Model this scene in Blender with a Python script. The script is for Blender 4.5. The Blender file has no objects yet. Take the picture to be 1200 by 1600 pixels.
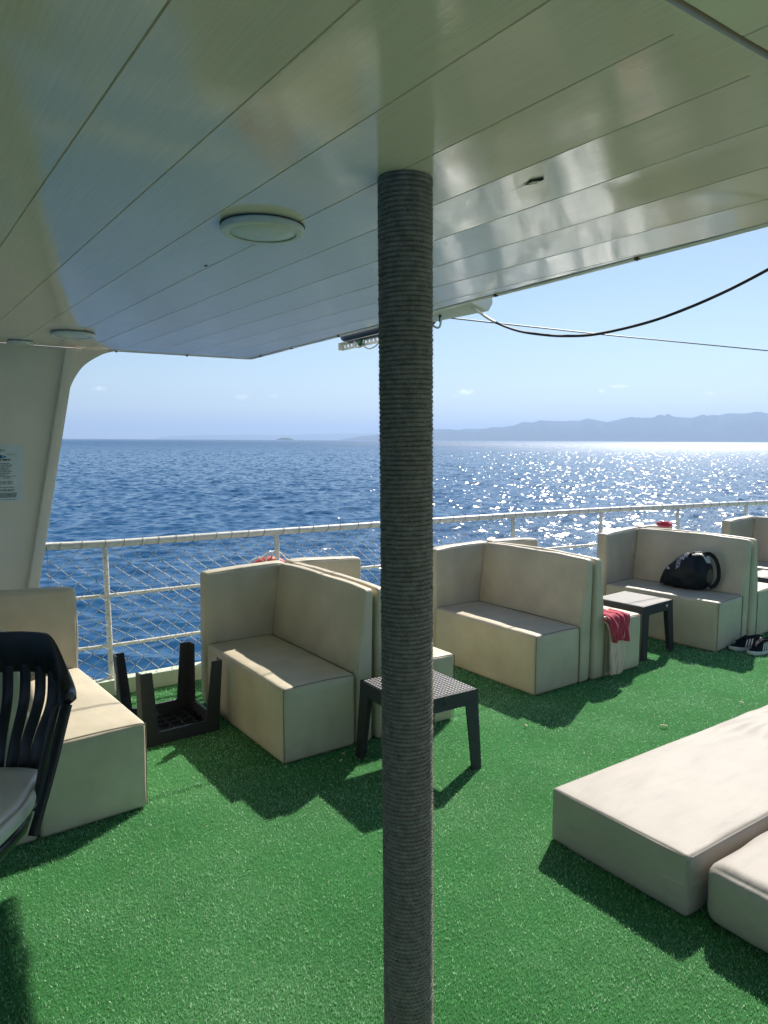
import bpy, bmesh, math, random
import numpy as np
from mathutils import Vector, Matrix, noise
R_ = math.radians
random.seed(7); rng = np.random.default_rng(7)
S = bpy.context.scene

# ------------------------------------------------------------------ camera
EYE = 1.65
YAW, PITCH, ROLL, F_PX = R_(54.970), R_(5.6146), R_(0.2766), 1144.13
fw2 = Vector((math.cos(YAW), math.sin(YAW), 0)); rt2 = Vector((math.sin(YAW), -math.cos(YAW), 0))
F_ = fw2*math.cos(PITCH) + Vector((0, 0, -math.sin(PITCH)))
D_ = -fw2*math.sin(PITCH) + Vector((0, 0, -math.cos(PITCH)))
Rr = rt2*math.cos(ROLL) - D_*math.sin(ROLL)
Dr = D_*math.cos(ROLL) + rt2*math.sin(ROLL)
cd = bpy.data.cameras.new('camera'); cam = bpy.data.objects.new('camera', cd)
S.collection.objects.link(cam); S.camera = cam
M = Matrix.Identity(4)
for i in range(3):
    M[i][0] = Rr[i]; M[i][1] = -Dr[i]; M[i][2] = -F_[i]
M[2][3] = EYE
cam.matrix_world = M
cd.sensor_fit = 'VERTICAL'; cd.sensor_height = 36; cd.lens = 36*F_PX/1600
cd.clip_start = 0.05; cd.clip_end = 200000

# ------------------------------------------------------------------ sky, sun, exposure
SUN_AZ, SUN_EL = R_(29.0), R_(42.3)
W = bpy.data.worlds.new('World'); S.world = W; W.use_nodes = True
nt = W.node_tree; nt.nodes.clear()
def wn(t, **k):
    n = nt.nodes.new(t)
    for a, b in k.items(): setattr(n, a, b)
    return n
out = wn('ShaderNodeOutputWorld'); bg = wn('ShaderNodeBackground'); sky = wn('ShaderNodeTexSky')
sky.sky_type = 'NISHITA'; sky.sun_disc = False; sky.sun_elevation = SUN_EL; sky.sun_rotation = R_(90) - SUN_AZ
sky.altitude = 0; sky.air_density = 1.0; sky.dust_density = 0.25; sky.ozone_density = 2.2
bg.inputs['Strength'].default_value = 0.07
# small fair weather clouds, fixed to directions on the sky
tc = wn('ShaderNodeTexCoord'); acc = None
nz = wn('ShaderNodeTexNoise'); nz.inputs['Scale'].default_value = 130; nz.inputs['Detail'].default_value = 5; nz.inputs['Roughness'].default_value = .62
nt.links.new(tc.outputs['Generated'], nz.inputs['Vector'])
for az, el, w, h, k in [(65.9, 3.2, .85, .26, .42), (63.5, 3.33, .6, .2, .3), (48.7, 3.72, 1.0, .34, .85), (49.6, 3.4, .5, .16, .5),
                     (37.4, 4.02, .9, .2, .6), (38.65, 3.7, .35, .22, .7), (31.3, 3.4, .55, .24, .6), (30.1, 3.5, .6, .2, .3), (24, 4.3, 1.2, .3, .6), (76, 3.6, .9, .25, .5), (46.6, 3.85, .5, .1, .2)]:
    a, e = R_(az), R_(el)
    c = Vector((math.cos(a)*math.cos(e), math.sin(a)*math.cos(e), math.sin(e)))
    r = Vector((-math.sin(a), math.cos(a), 0)); u = c.cross(r)*-1
    vs = wn('ShaderNodeVectorMath', operation='SUBTRACT'); vs.inputs[1].default_value = c
    nt.links.new(tc.outputs['Generated'], vs.inputs[0])
    def dot(v, s):
        d = wn('ShaderNodeVectorMath', operation='DOT_PRODUCT'); d.inputs[1].default_value = v
        nt.links.new(vs.outputs[0], d.inputs[0])
        m = wn('ShaderNodeMath', operation='MULTIPLY'); m.inputs[1].default_value = 1/s
        nt.links.new(d.outputs['Value'], m.inputs[0])
        p = wn('ShaderNodeMath', operation='POWER'); p.inputs[1].default_value = 2
        ab = wn('ShaderNodeMath', operation='ABSOLUTE'); nt.links.new(m.outputs[0], ab.inputs[0]); nt.links.new(ab.outputs[0], p.inputs[0])
        return p
    s = wn('ShaderNodeMath', operation='ADD')
    nt.links.new(dot(r, R_(w)).outputs[0], s.inputs[0]); nt.links.new(dot(u, R_(h)).outputs[0], s.inputs[1])
    g = wn('ShaderNodeMath', operation='MULTIPLY_ADD'); g.inputs[1].default_value = -0.55; g.inputs[2].default_value = 0.0
    nt.links.new(s.outputs[0], g.inputs[0])
    g2 = wn('ShaderNodeMath', operation='ADD'); nt.links.new(g.outputs[0], g2.inputs[0]); nt.links.new(nz.outputs['Fac'], g2.inputs[1])
    mr = wn('ShaderNodeMapRange'); mr.interpolation_type = 'SMOOTHSTEP'
    mr.inputs['From Min'].default_value = .14; mr.inputs['From Max'].default_value = .55; mr.inputs['To Max'].default_value = k
    nt.links.new(g2.outputs[0], mr.inputs['Value'])
    if acc is None: acc = mr.outputs[0]
    else:
        mx = wn('ShaderNodeMath', operation='MAXIMUM'); nt.links.new(acc, mx.inputs[0]); nt.links.new(mr.outputs[0], mx.inputs[1]); acc = mx.outputs[0]
cm = wn('ShaderNodeMix', data_type='RGBA'); nt.links.new(acc, cm.inputs['Factor'])
nt.links.new(sky.outputs[0], cm.inputs['A']); cm.inputs['B'].default_value = (14, 14.3, 14.8, 1)
nt.links.new(cm.outputs['Result'], bg.inputs['Color']); nt.links.new(bg.outputs[0], out.inputs['Surface'])

sd = bpy.data.lights.new('sun', 'SUN'); sd.energy = 5.0; sd.angle = R_(0.53); sd.color = (1.0, .95, .87)
sun = bpy.data.objects.new('sun', sd); S.collection.objects.link(sun)
sdir = Vector((math.cos(SUN_AZ)*math.cos(SUN_EL), math.sin(SUN_AZ)*math.cos(SUN_EL), math.sin(SUN_EL)))
sun.rotation_euler = sdir.to_track_quat('Z', 'Y').to_euler(); sun.location = (6, 4, 12)
S.view_settings.view_transform = 'Standard'; S.view_settings.look = 'None'; S.view_settings.exposure = 0.71; S.view_settings.gamma = 1
S.render.engine = 'CYCLES'
S.cycles.use_denoising = True; S.cycles.max_bounces = 8; S.cycles.diffuse_bounces = 4; S.cycles.glossy_bounces = 4
S.cycles.sample_clamp_indirect = 30; S.cycles.blur_glossy = 0.02; S.cycles.volume_bounces = 0
S.cycles.caustics_reflective = True

# ------------------------------------------------------------------ helpers
def link(o, parent=None):
    S.collection.objects.link(o)
    if parent is not None: o.parent = parent
    return o
def tag(o, label=None, cat=None, group=None, kind=None):
    if label: o['label'] = label
    if cat: o['category'] = cat
    if group: o['group'] = group
    if kind: o['kind'] = kind
    return o
def thing(name, label, cat, loc=(0, 0, 0), rz=0, group=None):
    o = bpy.data.objects.new(name, None); o.empty_display_size = .2
    o.location = loc; o.rotation_euler = (0, 0, rz)
    return tag(link(o), label, cat, group)

class MB:
    def __init__(s): s.v = []; s.f = []
    def add(s, vs, fs):
        b = len(s.v); s.v += [tuple(v) for v in vs]; s.f += [tuple(i+b for i in f) for f in fs]
    def box(s, a, b, rot=None, org=None):
        x0, y0, z0 = a; x1, y1, z1 = b
        vs = [Vector(p) for p in [(x0,y0,z0),(x1,y0,z0),(x1,y1,z0),(x0,y1,z0),(x0,y0,z1),(x1,y0,z1),(x1,y1,z1),(x0,y1,z1)]]
        if rot is not None:
            o = Vector(org or (0,0,0)); vs = [rot @ (v-o) + o for v in vs]
        s.add(vs, [(3,2,1,0),(4,5,6,7),(0,1,5,4),(1,2,6,5),(2,3,7,6),(3,0,4,7)])
    def tube(s, pts, r, n=8, cap=True, flat=None, up=None):
        pts = [Vector(p) for p in pts]; rs = r if isinstance(r, (list, tuple)) else [r]*len(pts)
        t0 = (pts[1]-pts[0]).normalized()
        u = Vector(up) if up else (Vector((0,0,1)) if abs(t0.z) < .9 else Vector((1,0,0)))
        rings = []
        for i, p in enumerate(pts):
            t = (pts[min(i+1, len(pts)-1)] - pts[max(i-1, 0)]).normalized()
            u = (u - t*u.dot(t)).normalized(); w = t.cross(u)
            fu, fw = (1, 1) if flat is None else flat
            rings.append([p + (u*math.cos(a)*fu + w*math.sin(a)*fw)*rs[i] for a in [2*math.pi*k/n for k in range(n)]])
        b = len(s.v)
        vs = [v for rg in rings for v in rg]
        fs = [(i*n+k, i*n+(k+1) % n, (i+1)*n+(k+1) % n, (i+1)*n+k) for i in range(len(pts)-1) for k in range(n)]
        if cap: fs += [tuple(range(n-1, -1, -1)), tuple((len(pts)-1)*n+k for k in range(n))]
        s.add(vs, fs)
    def lathe(s, prof, n=32, org=(0,0,0)):
        o = Vector(org)
        vs = [o + Vector((r*math.cos(2*math.pi*k/n), r*math.sin(2*math.pi*k/n), z)) for r, z in prof for k in range(n)]
        fs = [(i*n+k, i*n+(k+1) % n, (i+1)*n+(k+1) % n, (i+1)*n+k) for i in range(len(prof)-1) for k in range(n)]
        s.add(vs, fs)
    def prism(s, poly, ax, a, b):
        # poly: 2D points, ax: axis extruded along; a..b
        def P(p, t):
            return {'x': (t, p[0], p[1]), 'y': (p[0], t, p[1]), 'z': (p[0], p[1], t)}[ax]
        n = len(poly)
        vs = [P(p, a) for p in poly] + [P(p, b) for p in poly]
        fs = [tuple(range(n-1, -1, -1)), tuple(range(n, 2*n))] + [(i, (i+1) % n, n+(i+1) % n, n+i) for i in range(n)]
        s.add(vs, fs)
    def grid(s, fn, nu, nv, closed=False):
        vs = [fn(i/nu, j/nv) for j in range(nv+1) for i in range(nu+1)]
        s.add(vs, [(j*(nu+1)+i, j*(nu+1)+i+1, (j+1)*(nu+1)+i+1, (j+1)*(nu+1)+i) for j in range(nv) for i in range(nu)])
    def build(s, name, m, parent=None, smooth=None, bevel=None, merge=False, fixn=True):
        me = bpy.data.meshes.new(name); me.from_pydata(s.v, [], s.f)
        if bevel or merge or fixn:
            bm = bmesh.new(); bm.from_mesh(me)
            if merge: bmesh.ops.remove_doubles(bm, verts=bm.verts, dist=1e-5)
            if fixn: bmesh.ops.recalc_face_normals(bm, faces=bm.faces)
            if bevel:
                es = [e for e in bm.edges if len(e.link_faces) == 2 and e.calc_face_angle() > .5]
                bmesh.ops.bevel(bm, geom=es, offset=bevel, segments=2, affect='EDGES', profile=.6)
            bm.to_mesh(me); bm.free()
        me.materials.append(m)
        if smooth is not None:
            me.shade_smooth()
            if smooth > 0: me.set_sharp_from_angle(angle=R_(smooth))
        o = bpy.data.objects.new(name, me)
        return link(o, parent)

def smoothstep(a, b, x):
    t = max(0, min(1, (x-a)/(b-a))); return t*t*(3-2*t)
def catmull(P, n=8):
    P = [Vector(p) for p in P]; out = []
    for i in range(len(P)-1):
        p0 = P[max(i-1, 0)]; p1 = P[i]; p2 = P[i+1]; p3 = P[min(i+2, len(P)-1)]
        for k in range(n):
            t = k/n
            out.append(.5*((2*p1)+(-p0+p2)*t+(2*p0-5*p1+4*p2-p3)*t*t+(-p0+3*p1-3*p2+p3)*t**3))
    return out+[P[-1]]

# ------------------------------------------------------------------ materials
def mat(name, col, rough=.5, spec=.5, metal=0, bumps=(), var=None, rvar=None, coat=0, sheen=0, ior=None, emis=None):
    """bumps: (kind, scale, strength, distance, detail, stretch xyz); var: (scale, amount, stretch)"""
    m = bpy.data.materials.new(name); m.use_nodes = True; t = m.node_tree; b = t.nodes['Principled BSDF']
    b.inputs['Base Color'].default_value = (*col, 1); b.inputs['Roughness'].default_value = rough
    b.inputs['Specular IOR Level'].default_value = spec; b.inputs['Metallic'].default_value = metal
    b.inputs['Coat Weight'].default_value = coat; b.inputs['Sheen Weight'].default_value = sheen
    if ior: b.inputs['IOR'].default_value = ior
    L = t.links.new
    tc = t.nodes.new('ShaderNodeTexCoord')
    def coords(st):
        mp = t.nodes.new('ShaderNodeMapping'); mp.inputs['Scale'].default_value = st
        L(tc.outputs['Object'], mp.inputs['Vector']); return mp.outputs[0]
    def tex(scale, detail, st, rough=.55):
        n = t.nodes.new('ShaderNodeTexNoise'); n.inputs['Scale'].default_value = scale; n.inputs['Detail'].default_value = detail
        n.inputs['Roughness'].default_value = rough
        L(coords(st), n.inputs['Vector']); return n.outputs['Fac']
    prev = None
    for kind, scale, strength, dist, detail, st in bumps:
        if kind == 'noise': h = tex(scale, detail, st)
        elif kind == 'vor':
            n = t.nodes.new('ShaderNodeTexVoronoi'); n.inputs['Scale'].default_value = scale; L(coords(st), n.inputs['Vector']); h = n.outputs['Distance']
        elif kind == 'wave':
            n = t.nodes.new('ShaderNodeTexWave'); n.inputs['Scale'].default_value = scale; n.inputs['Distortion'].default_value = detail
            n.inputs['Detail'].default_value = 2; L(coords(st), n.inputs['Vector']); h = n.outputs['Fac']
        bp = t.nodes.new('ShaderNodeBump'); bp.inputs['Strength'].default_value = strength; bp.inputs['Distance'].default_value = dist
        L(h, bp.inputs['Height'])
        if prev: L(prev, bp.inputs['Normal'])
        prev = bp.outputs[0]
    if prev: L(prev, b.inputs['Normal'])
    if var:
        sc, amt, st = var
        mr = t.nodes.new('ShaderNodeMapRange'); mr.inputs['From Min'].default_value = .3; mr.inputs['From Max'].default_value = .7
        mr.inputs['To Min'].default_value = 1-amt; mr.inputs['To Max'].default_value = 1+amt*.5
        L(tex(sc, 5, st), mr.inputs['Value'])
        vm = t.nodes.new('ShaderNodeVectorMath'); vm.operation = 'SCALE'; vm.inputs[0].default_value = col
        L(mr.outputs[0], vm.inputs['Scale']); L(vm.outputs[0], b.inputs['Base Color'])
    if rvar:
        sc, lo, hi, st = rvar
        mr = t.nodes.new('ShaderNodeMapRange'); mr.inputs['From Min'].default_value = .3; mr.inputs['From Max'].default_value = .7
        mr.inputs['To Min'].default_value = lo; mr.inputs['To Max'].default_value = hi
        L(tex(sc, 4, st), mr.inputs['Value']); L(mr.outputs[0], b.inputs['Roughness'])
    return m
I = (1, 1, 1)
m_vinyl = mat('cream_vinyl', (.56, .49, .36), .46, .4, bumps=[('noise', 5, .55, .014, 3, I), ('noise', 350, .25, .0006, 2, I)], var=(4, .16, I), rvar=(7, .38, .6, I))
m_seam = mat('dark_seam_thread', (.20, .17, .12), .6, .3)  # dark thread colour for seams and piping
m_matt = mat('mattress_fabric', (.385, .345, .295), .62, .3, bumps=[('noise', 9, .4, .012, 3, (.5, 1.6, 1)), ('noise', 500, .3, .0005, 2, I)], var=(5, .07, I), sheen=.1)
m_white = mat('white_paint', (.76, .74, .68), .38, .5, bumps=[('noise', 40, .35, .004, 3, I)], var=(22, .16, I))
m_wall = mat('cream_wall_paint', (.82, .73, .61), .32, .5, bumps=[('noise', 5, .25, .02, 2, I), ('noise', 120, .1, .001, 2, I)], var=(3, .06, I))
m_ceil = mat('ceiling_panel_pvc', (.92, .785, .675), .08, .8, bumps=[('noise', 3.2, .26, .013, 2, (1, .45, 1)), ('noise', 60, .5, .00036, 4, (3.4, .1, 1))],
             var=(60, .07, (3, .08, 1)), rvar=(40, .03, .09, (3, .12, 1)))
m_trim = mat('trim_white', (.74, .73, .68), .4, .5, bumps=[('noise', 30, .2, .002, 2, I)], var=(12, .1, I))
m_dark = mat('dark_gap', (.015, .014, .012), .9, .1)
m_black = mat('black_plastic', (.007, .0075, .009), .34, .45, bumps=[('noise', 300, .12, .0006, 2, I)], rvar=(30, .3, .45, I))
m_rattan = mat('anthracite_plastic', (.026, .027, .030), .5, .34, bumps=[('noise', 200, .15, .0008, 2, I)])
m_cush = mat('grey_white_cushion', (.50, .47, .42), .36, .5, bumps=[('noise', 6, .4, .012, 3, I), ('noise', 300, .15, .0005, 2, I)])
m_rope = mat('grey_hemp_rope', (.30, .258, .212), .88, .15, bumps=[('noise', 900, .7, .0008, 3, I)], var=(50, .35, I))
m_fuzz = mat('rope_fibre', (.75, .68, .55), .8, .2)
m_cord = mat('net_cord', (.74, .72, .66), .7, .3)
m_lace = mat('lacing_cord', (.20, .17, .12), .75, .3)
m_cableb = mat('black_cable', (.02, .02, .022), .5, .4)
m_cablew = mat('white_cable', (.75, .73, .68), .45, .4)
m_green = mat('green_tie', (.005, .11, .07), .5, .4)
m_rust = mat('rusty_bolt', (.16, .10, .06), .8, .3, var=(200, .5, I))
m_lens = mat('lamp_diffuser', (.70, .71, .62), .35, .5, var=(20, .06, I))
m_red = mat('red_cotton', (.50, .055, .095), .85, .2, bumps=[('noise', 120, .3, .002, 3, I)], sheen=.2, var=(14, .15, I))
m_towel = mat('beige_towel', (.82, .62, .54), .95, .1, bumps=[('noise', 500, .9, .003, 2, I)], sheen=.3)
m_bag = mat('black_nylon', (.008, .011, .016), .55, .35, bumps=[('noise', 14, .5, .012, 3, I), ('noise', 700, .3, .0006, 2, I)], var=(8, .3, I))
m_strap = mat('black_webbing', (.006, .008, .011), .6, .3, bumps=[('noise', 400, .4, .001, 1, I)])
m_print = mat('grey_print', (.42, .44, .47), .5, .4)
m_silver = mat('silver_fabric', (.62, .62, .6), .35, .5, bumps=[('noise', 30, .6, .006, 3, I)])
m_shoe = mat('black_suede', (.010, .012, .018), .85, .2, bumps=[('noise', 400, .4, .001, 2, I)])
m_sole = mat('white_rubber', (.62, .62, .58), .6, .4, var=(30, .1, I))
m_paper = mat('poster_paper', (.70, .74, .74), .5, .4, var=(20, .05, I))
m_ink = mat('black_ink', (.03, .03, .035), .6, .3)
m_blue = mat('blue_ink', (.03, .16, .32), .5, .3)
m_greyink = mat('grey_ink', (.33, .36, .36), .5, .3)
m_buoy = mat('red_buoy_plastic', (.55, .055, .03), .5, .4, var=(12, .2, I))
m_sticker = mat('white_sticker', (.7, .7, .68), .5, .4)
m_limegreen = mat('green_plastic', (.25, .42, .03), .35, .5)
m_bluep = mat('blue_plastic', (.03, .13, .55), .35, .5)
m_clear = mat('pale_plastic', (.62, .66, .70), .3, .5)
m_chip = mat('pale_wood_chip', (.55, .48, .36), .8, .2)
m_hill = mat('scrub_hills', (.055, .065, .04), 1, .0, var=(.004, .5, I))
m_hull = mat('hull_white', (.76, .76, .73), .4, .5)
m_weedk = mat('kerb_paint', (.60, .66, .50), .45, .4, var=(10, .12, I))

# ------------------------------------------------------------------ sea (one sheet, waves modelled to 700 m)
SEA_Z = -4.2
def make_sea():
    hd = math.atan2(F_.y, F_.x)
    na, nr, RM = 2100, 860, 3000.0
    th = hd + np.linspace(-R_(44), R_(44), na)
    rad = 10.0*np.exp(np.linspace(0, math.log(RM/10.0), nr)); lr = math.log(RM/10.0)
    dr = rad*(lr/nr)
    TH, RA = np.meshgrid(th, rad)
    X = RA*np.cos(TH); Y = RA*np.sin(TH); Zs = np.zeros_like(X)
    DX = np.zeros_like(X); DY = np.zeros_like(X); SX = np.zeros_like(X); SY = np.zeros_like(X)
    wind = hd + R_(205)
    N = 96
    lam = .34*np.exp(np.linspace(0, math.log(8/.34), N))
    lost = np.zeros(nr)
    tot = 0
    for i in range(N):
        a = wind + rng.normal(0, R_(38)); k = 2*math.pi/lam[i]; ph = rng.uniform(0, 6.28)
        s = .0375*(1.0 if lam[i] < 2.5 else (2.2/lam[i])**1.1)*rng.uniform(.6, 1.3)
        tot += s*s/2
        fade = np.clip((lam[i]/np.maximum(dr, rad*R_(88)/na) - 1.3)/1.2, 0, 1)[:, None]
        lost += (1-fade[:, 0]**2)*s*s/2
        arg = k*(X*math.cos(a)+Y*math.sin(a))+ph
        A = s/k*fade; sn = np.sin(arg)*s; SX -= sn*math.cos(a); SY -= sn*math.sin(a)
        Zs += A*np.cos(arg); DX -= .9*A*np.sin(arg)*math.cos(a); DY -= .9*A*np.sin(arg)*math.sin(a)
    edge = np.clip((RM-RA)/1500, 0, 1)
    Zs *= edge; X += DX*edge; Y += DY*edge
    P = [np.stack([X, Y, Zs], -1).reshape(-1, 3)]
    rough = [np.repeat(.18+.30*np.clip((rad-110)/1000, 0, 1)*np.ones(nr), na)]
    faces = []
    idx = np.arange(nr*na).reshape(nr, na)
    faces.append(np.stack([idx[:-1, :-1], idx[:-1, 1:], idx[1:, 1:], idx[1:, :-1]], -1).reshape(-1, 4))
    # far rings and the part of the sea behind, both joined to the fine sheet's rim
    base = nr*na; last = idx[-1]
    sub = np.arange(0, na, 9); sub[-1] = na-1
    rr = RM*np.exp(np.linspace(0, math.log(70000/RM), 40))[1:]
    # full fine rim for the first ring to avoid cracks
    ring = last; far_r = []
    for j, r in enumerate(rr):
        P.append(np.stack([r*np.cos(th), r*np.sin(th), np.zeros(na)], -1)); rough.append(np.full(na, .42))
        nw = base+np.arange(na); base += na
        faces.append(np.stack([ring[:-1], ring[1:], nw[1:], nw[:-1]], -1)); ring = nw
    nb = 90
    thb = np.linspace(th[-1], th[0]+2*math.pi, nb)
    prevr = None
    for r in [10, 30, 120, RM, 9000, 70000]:
        P.append(np.stack([r*np.cos(thb), r*np.sin(thb), np.zeros(nb)], -1)); rough.append(np.full(nb, .4))
        nw = base+np.arange(nb); base += nb
        if prevr is not None: faces.append(np.stack([prevr[:-1], prevr[1:], nw[1:], nw[:-1]], -1))
        prevr = nw
    P = np.concatenate(P); rough = np.concatenate(rough); faces = np.concatenate(faces)[:, ::-1]
    P[:, 2] += SEA_Z
    me = bpy.data.meshes.new('sea')
    me.vertices.add(len(P)); me.vertices.foreach_set('co', P.astype('f').ravel())
    me.loops.add(faces.size); me.loops.foreach_set('vertex_index', np.ascontiguousarray(faces).astype('i').ravel())
    me.polygons.add(len(faces)); me.polygons.foreach_set('loop_start', np.arange(0, faces.size, 4, dtype='i'))
    me.polygons.foreach_set('loop_total', np.full(len(faces), 4, dtype='i'))
    me.update(calc_edges=True)
    at = me.attributes.new('chop', 'FLOAT', 'POINT'); at.data.foreach_set('value', rough.astype('f'))
    me.shade_smooth()
    NV = np.zeros((len(P), 3)); NV[:, 2] = 1
    ed = edge.ravel(); NV[:nr*na, 0] = -SX.ravel()*ed; NV[:nr*na, 1] = -SY.ravel()*ed
    NV /= np.linalg.norm(NV, axis=1)[:, None]
    me.normals_split_custom_set_from_vertices(NV.tolist())
    m = bpy.data.materials.new('sea_water'); m.use_nodes = True; t = m.node_tree; b = t.nodes['Principled BSDF']; L = t.links.new
    b.inputs['Base Color'].default_value = (.015, .078, .175, 1); b.inputs['IOR'].default_value = 1.34
    a = t.nodes.new('ShaderNodeAttribute'); a.attribute_name = 'chop'; L(a.outputs['Fac'], b.inputs['Roughness'])
    tc = t.nodes.new('ShaderNodeTexCoord')
    prev = None
    for sc, st, di, det in [(3.0, .35, .10, 4)]:
        n = t.nodes.new('ShaderNodeTexNoise'); n.inputs['Scale'].default_value = sc; n.inputs['Detail'].default_value = det; n.inputs['Roughness'].default_value = .6
        mp = t.nodes.new('ShaderNodeMapping'); mp.inputs['Rotation'].default_value = (0, 0, -(hd+R_(90))); mp.inputs['Scale'].default_value = (.6, 1.3, 1)
        L(tc.outputs['Object'], mp.inputs['Vector']); L(mp.outputs[0], n.inputs['Vector'])
        bp = t.nodes.new('ShaderNodeBump'); bp.inputs['Strength'].default_value = st; bp.inputs['Distance'].default_value = di
        L(n.outputs['Fac'], bp.inputs['Height'])
        if prev: L(prev, bp.inputs['Normal'])
        prev = bp.outputs[0]
    L(prev, b.inputs['Normal'])
    me.materials.append(m)
    o = link(bpy.data.objects.new('sea', me)); tag(o, kind='structure')
make_sea()

# ------------------------------------------------------------------ far coast, hills, islet
def ridge(name, prof, dist, depth, seed, wig, foot=.0):
    """prof: (azimuth deg, elevation deg) crest as seen from the boat; real height field between dist and dist+depth"""
    az = [p[0] for p in prof]; lo, hi = min(az), max(az)
    pr = sorted(prof)
    nu, nv = 420, 26
    xs = np.array([p[0] for p in pr]); hs = np.array([p[1] for p in pr])
    mb = MB(); vs = []
    for j in range(nv+1):
        v = j/nv
        d = dist + depth*v
        for i in range(nu+1):
            a = lo + (hi-lo)*i/nu
            crest = math.tan(R_(float(np.interp(a, xs, hs))))*(dist+depth*.62) + 5.8
            n1 = noise.fractal(Vector((a*1.1+seed, v*2.2, 0)), 1, 2, 6)
            shape = math.sin(min(1, v/.62)*math.pi/2)**1.25 if v < .62 else math.cos((v-.62)/.38*math.pi/2)
            spur = .24*noise.fractal(Vector((a*.9+seed*2, v*3.1, 3)), 1, 2, 6)*math.sin(math.pi*min(1, v/.62)) if v < .62 else 0
            h = crest*(shape*(1+spur*1.2) + wig*n1*(.3+shape*.5)*(1 if j else 0)) 
            vs.append((d*math.cos(R_(a)), d*math.sin(R_(a)), SEA_Z - 4 + max(0, h+4)*(1 if 0 < j < nv else 0)))
    mb.v = vs
    mb.f = [(j*(nu+1)+i, j*(nu+1)+i+1, (j+1)*(nu+1)+i+1, (j+1)*(nu+1)+i) for j in range(nv) for i in range(nu)]
    o = mb.build(name, m_hill, smooth=0); return tag(o, kind='structure')
ridge('hills', [(2, 2.1), (8, 1.8), (14, 2.2), (20, 2.3), (24, 2.1), (27.5, 1.98), (28.4, 2.02), (30.2, 1.92), (32.4, 1.66), (33.9, 1.8), (35.2, 1.70), (36.8, 1.66), (38, 1.42), (38.8, 1.55), (40.2, 1.5), (41.8, 1.48), (44.2, 1.40), (45.0, 1.13), (47.1, .93), (49.1, .78), (51.3, .88), (53, .82), (55, .5), (57, .25), (58.5, .0)], 14000, 5000, 4, .05)
ridge('far_coast', [(52, .55), (55.3, .52), (57.5, .5), (60, .45), (62, .36), (63.6, .34), (65.9, .37), (66.5, .31), (68.5, .33), (70.2, .28), (71.3, .2), (72.2, .05), (72.6, -.02)], 27000, 5000, 9, .05)
ridge('islet', [(61.85, -.06), (62.0, .02), (62.3, .115), (62.63, .15), (63.0, .12), (63.3, .02), (63.45, -.06)], 9000, 500, 2, .05)

# ------------------------------------------------------------------ boat deck
def deck_edge(x):      # outboard edge of the deck at x
    return 4.80 if x < 3.4 else 4.80 - .0105*(x-3.4)**2
m_turfbase = mat('green_turf_base', (.06, .22, .07), .9, .1, bumps=[('noise', 700, 1, .006, 2, I)], var=(2, .18, I))
mb = MB(); xs = [-5+.25*i for i in range(69)]
vs = [];
for x in xs: vs += [(x, -4.6, 0), (x, deck_edge(x), 0)]
mb.add(vs, [(2*i, 2*i+2, 2*i+3, 2*i+1) for i in range(len(xs)-1)])
tag(mb.build('deck', m_turfbase), kind='structure')
# hull side below the deck
mb = MB(); vs = []
for x in xs: vs += [(x, deck_edge(x)+.10, -.02), (x, deck_edge(x)-.15, -2.2), (x, deck_edge(x)-.7, SEA_Z-.4)]
mb.add(vs, [(3*i+j, 3*i+3+j, 3*i+4+j, 3*i+1+j) for i in range(len(xs)-1) for j in (0, 1)])
for i in range(len(xs)-1):
    x, x2 = xs[i], xs[i+1]
hull = mb.build('boat_hull', m_hull, smooth=30); tag(hull, 'white side of the boat hull below the green deck', 'hull')
# toe board along the deck edge
mb = MB()
for i in range(len(xs)-1):
    x, x2 = xs[i], xs[i+1]; e, e2 = deck_edge(x), deck_edge(x2)
    vs = [(x, e-.05, -.05), (x, e+.03, -.05), (x, e+.03, .10), (x, e-.05, .10), (x2, e2-.05, -.05), (x2, e2+.03, -.05), (x2, e2+.03, .10), (x2, e2-.05, .10)]
    mb.add(vs, [(0, 4, 7, 3), (3, 7, 6, 2), (1, 2, 6, 5)])
tag(mb.build('toe_board', m_weedk, merge=True, smooth=30), 'low pale painted toe board running along the outer edge of the deck', 'toe board')

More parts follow.
